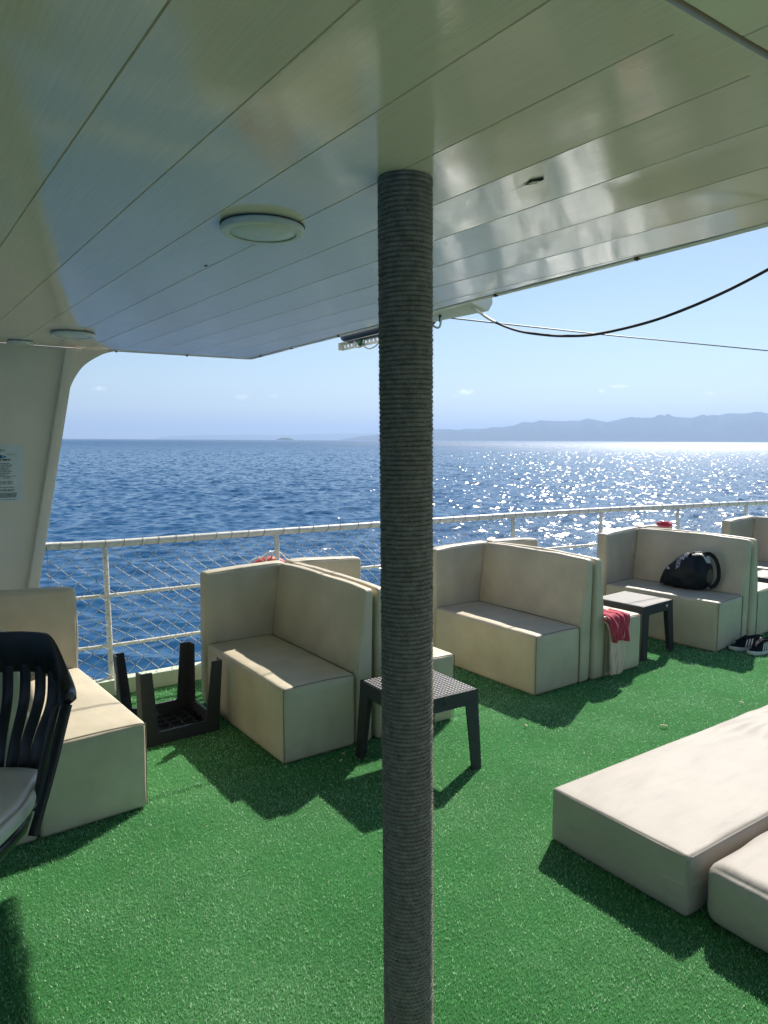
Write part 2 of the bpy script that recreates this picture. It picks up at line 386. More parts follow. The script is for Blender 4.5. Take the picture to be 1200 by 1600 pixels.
# artificial grass: short plastic blades on the visible part of the deck
def turf():
    n = 5200000
    x = rng.uniform(-.9, 9.5, n); y = rng.uniform(-.3, 4.74, n)
    d = np.hypot(x, y); ang = np.arctan2(y, x)
    hd = math.atan2(F_.y, F_.x)
    dens = 1.0/np.maximum(1, (d/2.0))**1.7
    keep = (np.abs(ang-hd) < R_(44)) & (rng.uniform(0, 1, n) < dens) & (d > 1.1) & (y < np.where(x < 3.4, 4.74, 4.74-.0105*(x-3.4)**2))
    x, y, d = x[keep], y[keep], d[keep]; n = len(x)
    sc = np.maximum(1, d/2.2)**.75
    h = rng.uniform(.005, .0085, n); w = rng.uniform(.0004, .0007, n)*sc
    pale = rng.uniform(0, 1, n) < .042; w[pale] *= 2.4; h[pale] *= 1.15  # wider pale blades: the turf's glints put into the blade colour
    a = rng.uniform(0, 2*math.pi, n); lean = rng.uniform(.1, .75, n); la = rng.uniform(0, 2*math.pi, n)
    ca, sa = np.cos(a)*w, np.sin(a)*w
    lx, ly = np.cos(la)*np.sin(lean)*h*1.2, np.sin(la)*np.sin(lean)*h*1.2; lz = np.cos(lean)*h
    z0 = np.full(n, .0005)
    P = np.empty((n, 4, 3), 'f')
    P[:, 0] = np.stack([x-ca, y-sa, z0], -1); P[:, 1] = np.stack([x+ca, y+sa, z0], -1)
    P[:, 2] = np.stack([x+lx+ca*.7, y+ly+sa*.7, z0+lz], -1); P[:, 3] = np.stack([x+lx-ca*.7, y+ly-sa*.7, z0+lz], -1)
    me = bpy.data.meshes.new('artificial_grass')
    me.vertices.add(n*4); me.vertices.foreach_set('co', P.ravel())
    me.loops.add(n*4); me.loops.foreach_set('vertex_index', np.arange(n*4, dtype='i'))
    me.polygons.add(n); me.polygons.foreach_set('loop_start', np.arange(0, n*4, 4, dtype='i')); me.polygons.foreach_set('loop_total', np.full(n, 4, dtype='i'))
    me.update(calc_edges=True)
    tone = rng.uniform(0, .8, n).astype('f'); tone[pale] = rng.uniform(1.2, 2.2, pale.sum())
    at = me.attributes.new('tone', 'FLOAT', 'FACE'); at.data.foreach_set('value', tone)
    m = bpy.data.materials.new('grass_blades'); m.use_nodes = True; t = m.node_tree; b = t.nodes['Principled BSDF']; L = t.links.new
    tc = t.nodes.new('ShaderNodeTexCoord')
    n1 = t.nodes.new('ShaderNodeTexNoise'); n1.inputs['Scale'].default_value = 1.7; n1.inputs['Detail'].default_value = 5; L(tc.outputs['Object'], n1.inputs['Vector'])
    n2 = t.nodes.new('ShaderNodeTexNoise'); n2.inputs['Scale'].default_value = 330; L(tc.outputs['Object'], n2.inputs['Vector'])
    r1 = t.nodes.new('ShaderNodeMix'); r1.data_type = 'RGBA'; r1.inputs['A'].default_value = (.21, .64, .225, 1); r1.inputs['B'].default_value = (.48, .84, .46, 1)
    mr = t.nodes.new('ShaderNodeMapRange'); mr.inputs['From Min'].default_value = .42; mr.inputs['From Max'].default_value = .72; L(n1.outputs['Fac'], mr.inputs['Value'])
    ad = t.nodes.new('ShaderNodeMath'); ad.operation = 'MULTIPLY_ADD'; ad.inputs[1].default_value = 1.3; ad.inputs[2].default_value = -.55; L(n2.outputs['Fac'], ad.inputs[0])
    a2 = t.nodes.new('ShaderNodeMath'); a2.use_clamp = True; L(mr.outputs[0], a2.inputs[0]); L(ad.outputs[0], a2.inputs[1]); L(a2.outputs[0], r1.inputs['Factor'])
    at_ = t.nodes.new('ShaderNodeAttribute'); at_.attribute_name = 'tone'
    r2 = t.nodes.new('ShaderNodeMix'); r2.data_type = 'RGBA'; r2.blend_type = 'MIX'; r2.clamp_factor = True; r2.inputs['B'].default_value = (.66, .82, .62, 1)  # B: tint of the pale blades, painted glints
    m2 = t.nodes.new('ShaderNodeMapRange'); m2.inputs['From Min'].default_value = 1.0; m2.inputs['From Max'].default_value = 2.0; L(at_.outputs['Fac'], m2.inputs['Value'])
    vs2 = t.nodes.new('ShaderNodeVectorMath'); vs2.operation = 'SCALE'; m3 = t.nodes.new('ShaderNodeMapRange'); m3.inputs['To Min'].default_value = .45; m3.inputs['To Max'].default_value = 1.2; L(at_.outputs['Fac'], m3.inputs['Value'])
    L(r1.outputs['Result'], vs2.inputs[0]); L(m3.outputs[0], vs2.inputs['Scale']); L(vs2.outputs[0], r2.inputs['A']); L(m2.outputs[0], r2.inputs['Factor']); r1 = r2
    L(r1.outputs['Result'], b.inputs['Base Color']); b.inputs['Roughness'].default_value = .4; b.inputs['Specular IOR Level'].default_value = .75
    tl = t.nodes.new('ShaderNodeBsdfTranslucent'); mxs = t.nodes.new('ShaderNodeMixShader'); mxs.inputs[0].default_value = .30; L(r1.outputs['Result'], tl.inputs['Color']); L(b.outputs[0], mxs.inputs[1]); L(tl.outputs[0], mxs.inputs[2]); L(mxs.outputs[0], t.nodes['Material Output'].inputs['Surface'])
    me.materials.append(m)
    o = link(bpy.data.objects.new('artificial_grass', me)); tag(o, 'green artificial grass covering the boat deck', 'artificial grass', kind='stuff')
turf()

# ------------------------------------------------------------------ roof over the deck
CZ = 2.25
def edge_x(y): return 2.003 + .0741*y          # open side of the roof
def end_y(x): return 5.25 if x < 1.397 else 5.25 - .10*(x-1.397)/.988
roof = thing('deck_roof', 'cream panelled roof with glossy plank ceiling sheltering the green deck', 'roof', (0, 0, CZ))
mb = MB(); P0, PW = .37, .2125
lines = [P0+PW*i for i in range(-20, 11)]
def strip(mb, xa, xb, ya, yb, lim):
    rows = 50; nc = 8; b = len(mb.v); zero = []
    bow = .0011*random.uniform(.5, 1.3); tilt = random.uniform(-.0006, .0006)
    for r in range(rows+1):
        yy = ya+(yb-ya)*r/rows
        for c in range(nc+1):
            u = c/nc*2-1; x0 = xa+(xb-xa)*c/nc; x = min(x0, edge_x(yy)-lim)
            mb.v.append((x, min(yy, end_y(x)-.012), bow*(1-u*u)*.9+tilt*u*(1-u*u)+.0006*noise.noise(Vector((x*2, yy*1.3, 2)))))
    for r in range(rows):
        for c in range(nc):
            q = (b+r*(nc+1)+c, b+(r+1)*(nc+1)+c, b+(r+1)*(nc+1)+c+1, b+r*(nc+1)+c+1)
            if mb.v[q[3]][0]-mb.v[q[0]][0] < 1e-4 and mb.v[q[2]][0]-mb.v[q[1]][0] < 1e-4: continue
            mb.f.append(q)
def groove(mb, x, ya, yb, g=.0022, dp=.006):
    while yb > ya and x > edge_x(ya)-.035: ya += .02
    if ya < yb: mb.add([(x-g, ya, 0), (x, ya, dp), (x+g, ya, 0), (x-g, yb, 0), (x, yb, dp), (x+g, yb, 0)], [(0, 3, 4, 1), (1, 4, 5, 2)])
for a, b in zip(lines[:-1], lines[1:]):
    strip(mb, a+.0022, b-.0022, .68, 5.25, .03)
    groove(mb, b, .68, end_y(b)-.02)
for a, b in zip([x+.09 for x in lines[:-1]], [x+.09 for x in lines[1:]]):
    strip(mb, a+.0022, b-.0022, -4.4, .640, .03)
    groove(mb, b, -4.4, .640)
mb.build('ceiling_panel', m_ceil, roof, fixn=False, smooth=20)
mb = MB(); mb.box((-4, .650, -.0035), (edge_x(.64)-.03, .692, .01))
mb.build('cover_strip', m_ceil, roof)
mb = MB()                                                   # dark backing seen through the gaps
mb.add([(-4, -4.4, .012), (edge_x(-4.4)-.005, -4.4, .012), (edge_x(5.15)-.005, 5.14, .012), (1.39, 5.24, .012), (-4, 5.24, .012)], [(0, 1, 2, 3, 4)])
mb.build('gap_backing', m_dark, roof)
mb = MB()
def prof_strip(pts, prof):                                   # prof: (offset outward, z)
    n = len(prof); vs = []
    for p, nrm in pts:
        for o_, z in prof: vs.append((p[0]+nrm[0]*o_, p[1]+nrm[1]*o_, z))
    mb.add(vs, [(i*n+k, (i+1)*n+k, (i+1)*n+k+1, i*n+k+1) for i in range(len(pts)-1) for k in range(n-1)])
pts = []
for i in range(41):
    y = -4.4 + (5.13+4.4)*i/40; wob = .0025*math.sin(y*4.1)+.002*math.sin(y*9.7+1)
    pts.append(((edge_x(y)+wob, y), (1, -.074)))
for k in range(1, 6):
    a = R_(90*k/6); pts.append(((edge_x(5.10)-.04+.04*math.cos(a), 5.11+.04*math.sin(a)), (math.cos(a), math.sin(a))))
for i in range(16):
    x = edge_x(5.1)-.045 - (edge_x(5.1)-.045-1.2)*i/15; pts.append(((x, end_y(x)), (.1, 1)))
prof_strip(pts, [(-.026, .01), (-.026, -.002), (-.012, -.006), (.004, -.003), (.006, .10), (-.03, .14)])
mb.build('edge_trim', m_trim, roof, smooth=40)
mb = MB()
mb.add([(-4, -4.4, .14), (edge_x(-4.4), -4.4, .14), (edge_x(5.15)-.01, 5.13, .14), (1.39, 5.24, .14), (-4, 5.24, .14)], [(0, 1, 2, 3, 4)])
mb.build('roof_top', m_hull, roof)
for y in (1.55, 2.27, 3.68, 4.35, 4.9):
    mb = MB(); x = edge_x(y)-.022
    mb.box((x-.006, y-.008, -.008), (x+.008, y+.008, .004)); mb.tube([(x, y, -.007), (x, y, -.011)], .0035, 8)
    mb.build('rusty_clip', m_rust, roof)
for x in (1.42, 1.9):
    mb = MB(); mb.box((x-.008, end_y(x)-.026, -.008), (x+.008, end_y(x)-.01, .002)); mb.tube([(x, end_y(x)-.02, -.007), (x, end_y(x)-.02, -.013)], .004, 8)
    mb.build('rusty_clip', m_rust, roof)
def hole(cx, cy, sx, sy, seed):
    r = random.Random(seed); mb = MB(); n = 14; ring = []
    for k in range(n):
        a = 2*math.pi*k/n; q = r.uniform(.6, 1.15); ring.append((cx+sx*q*math.cos(a), cy+sy*q*math.sin(a), -.0015))
    mb.add(ring+[(cx, cy, -.0015)], [(k, n, (k+1) % n) for k in range(n)])
    h = mb.build('broken_hole', m_dark, roof)
    return h
h1 = hole(1.296, 1.25, .013, .032, 3)
mb = MB(); mb.add([(1.29, 1.262, -.004), (1.303, 1.25, -.006), (1.299, 1.235, -.003), (1.287, 1.243, -.005)], [(0, 1, 2, 3)])
mb.build('splinter', m_ceil, h1)
mb = MB(); mb.add([(1.2955, 1.28, -.0015), (1.299, 1.28, -.0015), (1.299, 1.335, -.0015)], [(0, 1, 2)]); mb.build('crack', m_dark, h1)
hole(.991, 2.498, .006, .012, 5)
hole(1.02, 4.36, .006, .012, 8)

def ceiling_light(x, y, r, label):
    t = thing('ceiling_light', label, 'ceiling light', (x, y, CZ-.001), 0, 'round ceiling lights')
    mb = MB(); mb.lathe([(r*.93, 0), (r*.985, -.004), (r, -.012), (r*.985, -.021), (r*.9, -.024), (r*.80, -.022), (r*.795, -.020)], 64); mb.build('rim', m_trim, t, smooth=50, fixn=False)
    mb = MB(); mb.lathe([(r*.795, -.0185), (r*.76, -.0185), (r*.7, -.021), (r*.4, -.0225), (.001, -.023)], 64); mb.build('diffuser', m_lens, t, smooth=40, fixn=False)
    mb = MB(); mb.lathe([(r*.795, -.0195), (r*.805, -.0195)], 64); mb.build('gap_ring', m_dark, t)
    mb = MB(); mb.lathe([(r*1.005, -.003), (r*.9, -.0005), (r*.5, -.0005)], 64); mb.build('gasket', m_dark, t)
ceiling_light(.941, 1.945, .118, 'large round flush ceiling light closest to the rope wrapped post')
ceiling_light(.985, 4.50, .118, 'round flush ceiling light near the top of the slanted wall pillar')
ceiling_light(.80, 5.08, .075, 'small round flush ceiling light tucked against the cream wall')

# ------------------------------------------------------------------ cabin wall with slanted pillar
def wy(z): return 4.757+.219*z
wall = thing('cabin_wall', 'cream painted cabin wall with slanted pillar and curved corner bracket', 'wall')
def wp(x, z, out_=0): return (x, wy(z)-out_, z-out_*.219)
mb = MB()
q = [(-4, 0), (.66, 0), (1.16, 2.25), (-4, 2.25)]
mb.add([wp(x, z) for x, z in q]+[wp(x, z, -.06) for x, z in q], [(0, 1, 2, 3), (7, 6, 5, 4), (0, 4, 5, 1), (1, 5, 6, 2), (2, 6, 7, 3)])
mb.build('wall_panel', m_wall, wall)
mb = MB()
q = [(.585, 0), (.645, 0), (1.157, 2.249), (1.093, 2.249)]
mb.add([wp(x, z, .05) for x, z in q]+[wp(x, z, .002) for x, z in q], [(0, 1, 2, 3), (0, 4, 5, 1), (1, 5, 6, 2), (3, 7, 4, 0)])
mb.build('pillar', m_wall, wall, bevel=.006, smooth=40)
mb = MB()
cur = [(1.095, 1.969), (1.112, 2.012), (1.133, 2.052), (1.160, 2.093), (1.192, 2.132), (1.234, 2.168), (1.28, 2.198), (1.335, 2.228), (1.40, 2.2495)]
edge = catmull([(a, b, 0) for a, b in cur], 4)
vs = [wp(v.x, v.y, .03) for v in edge] + [wp(v.x, v.y, -.03) for v in edge]; n = len(edge)
top = [wp(1.155, 2.2495, .03), wp(1.155, 2.2495, -.03)]
vs += top; fs = [(i, i+1, 2*n) for i in range(n-1)] + [(n+i+1, n+i, 2*n+1) for i in range(n-1)] + [(i+1, i, n+i, n+i+1) for i in range(n-1)]
mb.add(vs, fs); mb.build('corner_bracket', m_wall, wall, smooth=30)

# poster on the wall
post = thing('menu_poster', 'pale laminated menu poster with blue fish logo stuck on the cream wall', 'poster')
mb = MB(); q = [(.335, 1.262), (.769, 1.262), (.803, 1.609), (.365, 1.613)]
mb.add([wp(x, z, .004) for x, z in q]+[wp(x, z, .001) for x, z in q], [(0, 1, 2, 3), (0, 4, 5, 1), (1, 5, 6, 2), (2, 6, 7, 3), (3, 7, 4, 0)]); mb.build('paper', m_paper, post)
def text_mesh(body, size, bold=0, ext=0, spacing=1.0):
    c = bpy.data.curves.new('txt', 'FONT'); c.body = body; c.size = size; c.offset = bold; c.extrude = ext; c.space_character = spacing
    o = bpy.data.objects.new('txt', c); S.collection.objects.link(o)
    dg = bpy.context.evaluated_depsgraph_get(); me = bpy.data.meshes.new_from_object(o.evaluated_get(dg))
    bpy.data.objects.remove(o); return me
def wall_text(name, body, x_end, z, size, m, bold=0, parent=post):
    me = text_mesh(body, size, bold); xm = max(v.co.x for v in me.vertices)
    for v in me.vertices:
        v.co = Vector(wp(x_end - xm + v.co.x + (z-1.45)*.0, z+v.co.y, .0055))
    me.materials.clear(); me.materials.append(m)
    o = bpy.data.objects.new(name, me); return link(o, parent)
wall_text('heading_text', 'TURU', .690, 1.569, .022, m_ink)
wall_text('script_text', 'Seyehanna', .757, 1.548, .014, m_greyink)
wall_text('title_text', 'GÜNLÜK MENÜ', .718, 1.512, .0165, m_ink, .0006)
rows = ['Balık Tabağı, Salata', 'Izgara Tavuk, Pilav, Salata', 'Köfte, Makarna, Salata', 'Patates Kızartma', 'Çoban Salata, Meyve', 'Meze Çeşitleri, Ekmek', 'Karışık Tost, Ayran', 'Ana Menü 1', 'Çocuk menü: köfte, patates, meyve', 've içecekler']
ends = [.712, .726, .714, .70, .713, .722, .71, .688, .738, .708]
for i, (b_, e_) in enumerate(zip(rows, ends)):
    wall_text('menu_line', b_, e_, 1.492-.0099*i, .0085, m_ink, .00025)
wall_text('price_text', 'Kişi Başı 1.000 TL', .72, 1.379, .0095, m_ink, .0003); wall_text('price_text', 'Tekne Boyu 1.200 TL', .72, 1.368, .0095, m_ink, .0003)
wall_text('booking_text', 'Rezervasyon ve bilgi için', .727, 1.346, .008, m_ink, .0002)
wall_text('phone_text', '0 532 276 64 69', .727, 1.325, .0165, m_ink, .0006)
mb = MB(); mb.add([wp(x, z, .005) for x, z in [(.40, 1.285), (.732, 1.285), (.74, 1.315), (.41, 1.315)]], [(0, 1, 2, 3)]); mb.build('grey_box', m_greyink, post)
wall_text('box_text', 'adres', .705, 1.300, .009, m_ink, .0002); wall_text('footer_text', 'tekne turu ve yüzme molası', .727, 1.272, .007, m_ink, .0002)
mb = MB(); pts = []
for k in range(28):
    a = 2*math.pi*k/28; x = math.cos(a); y = math.sin(a)*(1-.35*max(0, x))
    pts.append(wp(.655+.04*x, 1.537+.012*y, .005))
mb.add(pts, [tuple(range(28))]); mb.add([wp(.62, 1.537, .005), wp(.585, 1.553, .005), wp(.592, 1.537, .005), wp(.585, 1.522, .005)], [(0, 1, 2, 3)])
fish = mb.build('fish_logo', m_blue, post)
mb = MB(); mb.lathe([(.0001, 0), (.0045, 0)], 12); o = mb.build('eye', m_paper, fish, fixn=False)
o.data.transform(Matrix.Translation(Vector(wp(.677, 1.539, .0062))) @ Matrix.Rotation(R_(90-12), 4, 'X'))

# ------------------------------------------------------------------ railing and net
RAIL = [(.845, 4.955, .975), (1.22, 4.90, .97), (1.8, 4.89, .97), (2.44, 4.87, .97), (3.4, 4.84, .97), (4.79, 4.78, .97), (5.9, 4.68, .97), (6.92, 4.50, .97), (7.95, 4.33, .97), (9.2, 4.03, .97), (10.6, 3.62, .97), (12, 3.1, .97)]
rail_pts = catmull(RAIL, 12)
rl_len = [0]
for a, b in zip(rail_pts[:-1], rail_pts[1:]): rl_len.append(rl_len[-1]+(b-a).length)
rl_len = np.array(rl_len); rp = np.array([tuple(p) for p in rail_pts])
def rail_at(s):
    return Vector([float(np.interp(s, rl_len, rp[:, i])) for i in range(3)])
def rail_nrm(s):
    t = rail_at(s+.05)-rail_at(s-.05); t.normalize(); return Vector((t.y, -t.x, 0)), t      # inboard normal
rail = thing('deck_railing', 'white painted tubular railing of three bars along the sea side of the deck', 'railing', (0, 0, 0))
mb = MB(); mb.tube([p for p in rail_pts], .0245, 12); mb.build('top_rail', m_white, rail, smooth=60)
def dropped(z, dy=0): return [Vector((p.x, p.y-dy, z)) for p in rail_pts]
mb = MB(); mb.tube(dropped(.632, .02), .0125, 10); mb.build('middle_rail', m_white, rail, smooth=60)
mb = MB(); mb.tube(dropped(.305, .05), .0125, 10); mb.build('lower_rail', m_white, rail, smooth=60)
for x in (1.22, 2.44, 3.62, 4.79, 5.9, 6.92, 7.95, 9.2, 10.6, 11.8):
    y = float(np.interp(x, rp[:, 0], rp[:, 1]))
    mb = MB(); mb.tube([(x, y, .96), (x, y-.02, .632), (x, y-.05, .305), (x, y-.075, .05), (x, y-.078, .0)], .0185, 10)
    mb.lathe([(.03, .115), (.034, .10), (.034, .09)], 12, (x, y-.078, 0)); mb.build('post', m_white, rail, smooth=60)
net = thing('safety_net', 'knotted diamond cord net laced to the white railing above the deck edge', 'net')
L_TOT = float(rl_len[-1])
def net_pt(s, v):
    """s along the rail, v 0 (top) .. 1 (bottom)"""
    p = rail_at(max(0, min(L_TOT, s))); nr, t = rail_nrm(max(.06, min(L_TOT-.06, s)))
    z = .93-.83*v
    sag = .018*math.sin(s*2.3+v*3)+.012*math.sin(s*5.1+1.3)
    return Vector((p.x, p.y, 0)) + nr*(.032+.02*math.sin(math.pi*v)+.012*noise.noise(Vector((s*1.5, v*3, 0)))-.0+.075*v) + Vector((0, 0, z-sag*math.sin(math.pi*v)*1.6)) + t*(.015*noise.noise(Vector((s*2, v*4, 5))))
mb = MB(); mk = MB(); ST = .105
nst = int(L_TOT/ST)
for i in range(-9, nst+10):
    for sg in (1, -1):
        pl = []
        for k in range(0, 25):
            v = k/24; s = i*ST + sg*v*1.02
            if s < .02 or s > L_TOT-.1: 
                if len(pl) > 2: mb.tube(pl, .0021, 4, cap=False)
                pl = []; continue
            pl.append(net_pt(s, v))
        if len(pl) > 2: mb.tube(pl, .0021, 4, cap=False)
for i in range(0, nst):
    for k in range(1, 20):
        v = k*ST/2/1.02; s = i*ST+(ST/2 if k % 2 else 0)
        if v > 1 or s < .05 or s > 7: continue
        p = net_pt(s, v); mk.box(p-Vector((.003, .003, .0035)), p+Vector((.003, .003, .0035)))
mb.build('mesh_cord', m_cord, net, fixn=False); mk.build('knots', m_lace, net, fixn=False)
mb = MB(); s = .10
while s < L_TOT-.2:
    pl = []; w = random.uniform(.03, .07)
    for k in range(15):
        a = 2*math.pi*k/14-1.6
        p = rail_at(s+w*k/14); nr, t = rail_nrm(s+w*k/14)
        pl.append(p + nr*math.cos(a)*.0262 + Vector((0, 0, math.sin(a)*.0262)))
    mb.tube(pl, .0017, 5, cap=False)
    s2 = s+random.uniform(.11, .16)
    p = rail_at(s+w); nr, t = rail_nrm(s+w); q = rail_at(s2); nq, _ = rail_nrm(s2)
    mb.tube([p+nr*.02-Vector((0, 0, .0265)), (p+q)/2+nr*.03-Vector((0, 0, .045)), q+nq*.02-Vector((0, 0, .0265))], .0016, 5, cap=False)
    s = s2
mb.tube([rail_at(.03)+Vector((.0, -.03, -.0)), rail_at(.03)+Vector((0, -.04, -.12)), rail_at(.03)+Vector((.02, -.06, -.5)), rail_at(.03)+Vector((.0, -.1, -.85))], .0018, 5)
mb.build('lacing_cord', m_lace, net, fixn=False)

# red ring buoy hung outside at a post
bu = thing('ring_buoy', 'red ring buoy with cream grab rope hanging outside the railing behind a sofa', 'ring buoy', (2.44, 5.0, .555), 0)
mb = MB(); N = 40
mb.tube([(.165*math.cos(2*math.pi*k/N), 0, .165*math.sin(2*math.pi*k/N)) for k in range(N+1)], .05, 12, cap=False); mb.build('ring', m_buoy, bu, smooth=60)
mb = MB()
pl = [((.225+.03*abs(math.sin(math.pi*k/9)))*math.cos(R_(6*k)), -.028, (.225+.03*abs(math.sin(math.pi*k/9)))*math.sin(R_(6*k))) for k in range(61)]
mb.tube(pl, .006, 6, cap=False)
mb2 = MB(); mb2.tube(catmull([(-.03, -.055, .10), (-.055, -.065, .20), (-.03, -.06, .25), (.0, -.04, .255), (.02, -.02, .22), (.02, .02, .16)], 6), .006, 6); mb2.build('rope_loop', m_cablew, bu, smooth=60)
mb.build('grab_rope', m_cablew, bu, smooth=60)

# ------------------------------------------------------------------ sofas
def rbox(lo, hi, r, bulge=.0, nseg=14, nz=.0, seed=0, top_r=None):
    lo, hi = Vector(lo), Vector(hi); mb = MB(); key = {}; 
    def params(a, b):
        L = b-a
        t = [0, r*.18, r*.4, r*.65, r] ; inner = [r+(L-2*r)*k/nseg for k in range(1, nseg)]
        t = t + inner + [L-x for x in reversed(t)]
        return [a+x for x in t]
    cen = (lo+hi)/2; half = (hi-lo)/2
    def vert(p):
        kk = (round(p.x, 5), round(p.y, 5), round(p.z, 5))
        if kk in key: return key[kk]
        inn = Vector([max(lo[i]+r, min(hi[i]-r, p[i])) for i in range(3)])
        d = p-inn
        n = d.normalized() if d.length > 1e-9 else Vector((0, 0, 1))
        q = inn+n*r
        u = [(p[i]-cen[i])/half[i] for i in range(3)]
        m = max(range(3), key=lambda i: abs(u[i])); o = [i for i in range(3) if i != m]
        b = bulge*max(0, 1-u[o[0]]**4)*max(0, 1-u[o[1]]**4)
        w = nz*noise.fractal(Vector((p.x*4+seed*7.1, p.y*4, p.z*4)), 1, 2, 3)*max(0, 1-max(abs(u[o[0]]), abs(u[o[1]]))**6)
        q = q+n*(b+w)
        key[kk] = len(mb.v); mb.v.append(tuple(q)); return key[kk]
    ax = [params(lo[i], hi[i]) for i in range(3)]
    for m in range(3):
        i, j = [(1, 2), (2, 0), (0, 1)][m]
        for side, val in ((0, lo[m]), (1, hi[m])):
            A, B = ax[i], ax[j]
            ids = {}
            for a in range(len(A)):
                for b in range(len(B)):
                    p = [0, 0, 0]; p[m] = val; p[i] = A[a]; p[j] = B[b]; ids[a, b] = vert(Vector(p))
            for a in range(len(A)-1):
                for b in range(len(B)-1):
                    f = (ids[a, b], ids[a+1, b], ids[a+1, b+1], ids[a, b+1])
                    if len(set(f)) < 3: continue
                    mb.f.append(f if side else f[::-1])
    return mb
def sofa(x, y, rz, face, label, seed, depth=.555, length=1.1, backt=.115):
    """back plane at local x=0, seat towards local -x when face=-1, near end at local y=0"""
    t = thing('sofa', label, 'sofa', (x, y, 0), rz, 'cream sofas set back to back along the railing')
    sx = 1 if face < 0 else -1
    def span(a, b): return (a, b) if sx > 0 else (-b, -a)
    arm = .10
    x0, x1 = span(-depth, -backt-.002)
    ym = length-arm
    s = rbox((x0, 0, .004), (x1, ym-.002, .402), .022, .006, 14, .006, seed)
    seat = s.build('seat', m_vinyl, t, smooth=0, fixn=False)
    x0b, x1b = span(-backt, -.004)
    s = rbox((x0b, 0, .004), (x1b, ym-.002, .862), .022, .005, 14, .005, seed+3)
    for i, v in enumerate(s.v):                              # the top sags a little towards the near end
        fr = abs(v[0])/backt
        if v[2] > .42: s.v[i] = v = (v[0]+sx*.058*fr*(v[2]-.42)/.44, v[1], v[2])
        if v[2] > .6: s.v[i] = (v[0], v[1], v[2]-.008+.005*math.sin(math.pi*min(1, max(0, v[1]/ym)))-.004*(1-v[1]/ym)**3)
    back = s.build('backrest', m_vinyl, t, smooth=0, fixn=False)
    x0a, x1a = span(-depth, -.004)
    s = rbox((x0a, ym, .004), (x1a, length, .838), .022, .006, 14, .006, seed+5)
    for i, v in enumerate(s.v):
        if v[2] > .6: s.v[i] = (v[0], v[1], v[2]+.022*(1-abs(v[0])/depth))
    armo = s.build('armrest', m_vinyl, t, smooth=0, fixn=False)
    # seams: piping round the near end of the seat, along the back and the arm
    def pipe(parent, pts, r=.0026):
        mb = MB(); mb.tube(pts, r, 5); mb.build('piping', m_seam, parent, smooth=60)
    a, b = (x0, x1)
    fx = a if sx > 0 else b; bx = b if sx > 0 else a; e = -1 if sx > 0 else 1
    pipe(seat, catmull([(fx-e*.006, -.001, .02), (fx-e*.004, -.002, .36), (fx-e*.012, -.001, .388), (fx-e*.04, -.000, .3975), ((fx+bx)/2, -.0005, .403), (bx+e*.03, 0, .3975), (bx+e*.008, -.001, .385), (bx+e*.003, -.002, .34), (bx+e*.003, -.002, .02)], 5))
    pipe(seat, [(bx+e*.004, .02, .398), (bx+e*.004, ym*.5, .404), (bx+e*.004, ym-.03, .398)], .003)
    pipe(seat, [(fx-e*.03, ym-.008, .398), (bx+e*.03, ym-.008, .398)], .0028)
    xb = x0b if sx > 0 else x1b
    rc = sx*.058*(.835-.42)/.44
    pipe(back, [(xb-e*.010, .0025, .42), (xb-e*.012+rc, .0025, .828)], .0018)
    return t
SOF = {}
SOF['a'] = sofa(.375, 3.145, R_(3.5), 1, 'cream sofa in front of the wall pillar with its seat fully in sun', 1, depth=.57)
SOF['b'] = sofa(2.190, 3.215, R_(.3), -1, 'cream sofa between the upturned table and the rope wrapped post', 2)
SOF['c'] = sofa(2.205, 3.205, R_(0), 1, 'cream sofa mostly hidden behind the rope wrapped post', 3)
SOF['d'] = sofa(3.990, 3.21, R_(1.2), -1, 'empty cream sofa to the right of the rope wrapped post, facing it', 4)
SOF['e'] = sofa(4.003, 3.195, R_(1.2), 1, 'cream sofa with the red garment and beige towel on its end', 5, depth=.54)
SOF['f'] = sofa(5.895, 3.145, R_(6), -1, 'cream sofa with the black gym bag on its seat', 6)
SOF['g'] = sofa(5.925, 3.14, R_(5.5), 1, 'cream sofa behind the black sneakers, its end cut by the frame', 7)
SOF['h'] = sofa(7.80, 3.10, R_(3), -1, 'farthest cream sofa, partly cut off by the photo edge', 8)

# ------------------------------------------------------------------ side tables (woven look plastic)
def weave_mat():
    m = mat('woven_plastic', (.028, .030, .034), .33, .5); t = m.node_tree; L = t.links.new; b = t.nodes['Principled BSDF']
    tc = t.nodes.new('ShaderNodeTexCoord'); sp = t.nodes.new('ShaderNodeSeparateXYZ'); L(tc.outputs['Object'], sp.inputs[0])
    def math_(op, a, b_=None, c=None):
        n = t.nodes.new('ShaderNodeMath'); n.operation = op
        for i, v in enumerate((a, b_, c)):
            if v is None: continue
            if hasattr(v, 'is_linked') or hasattr(v, 'links'): L(v, n.inputs[i])
            else: n.inputs[i].default_value = v
        return n.outputs[0]
    h = math_('ADD', sp.outputs[0], sp.outputs[1])
    k = 2*math.pi/.0125
    a = math_('SINE', math_('MULTIPLY', h, k)); c = math_('SINE', math_('MULTIPLY', sp.outputs[2], k))
    hh = math_('MULTIPLY', a, c)
    bp = t.nodes.new('ShaderNodeBump'); bp.inputs['Strength'].default_value = .9; bp.inputs['Distance'].default_value = .0025; L(hh, bp.inputs['Height']); L(bp.outputs[0], b.inputs['Normal'])
    return m
m_weave = weave_mat()
TS, TH = .43, .415
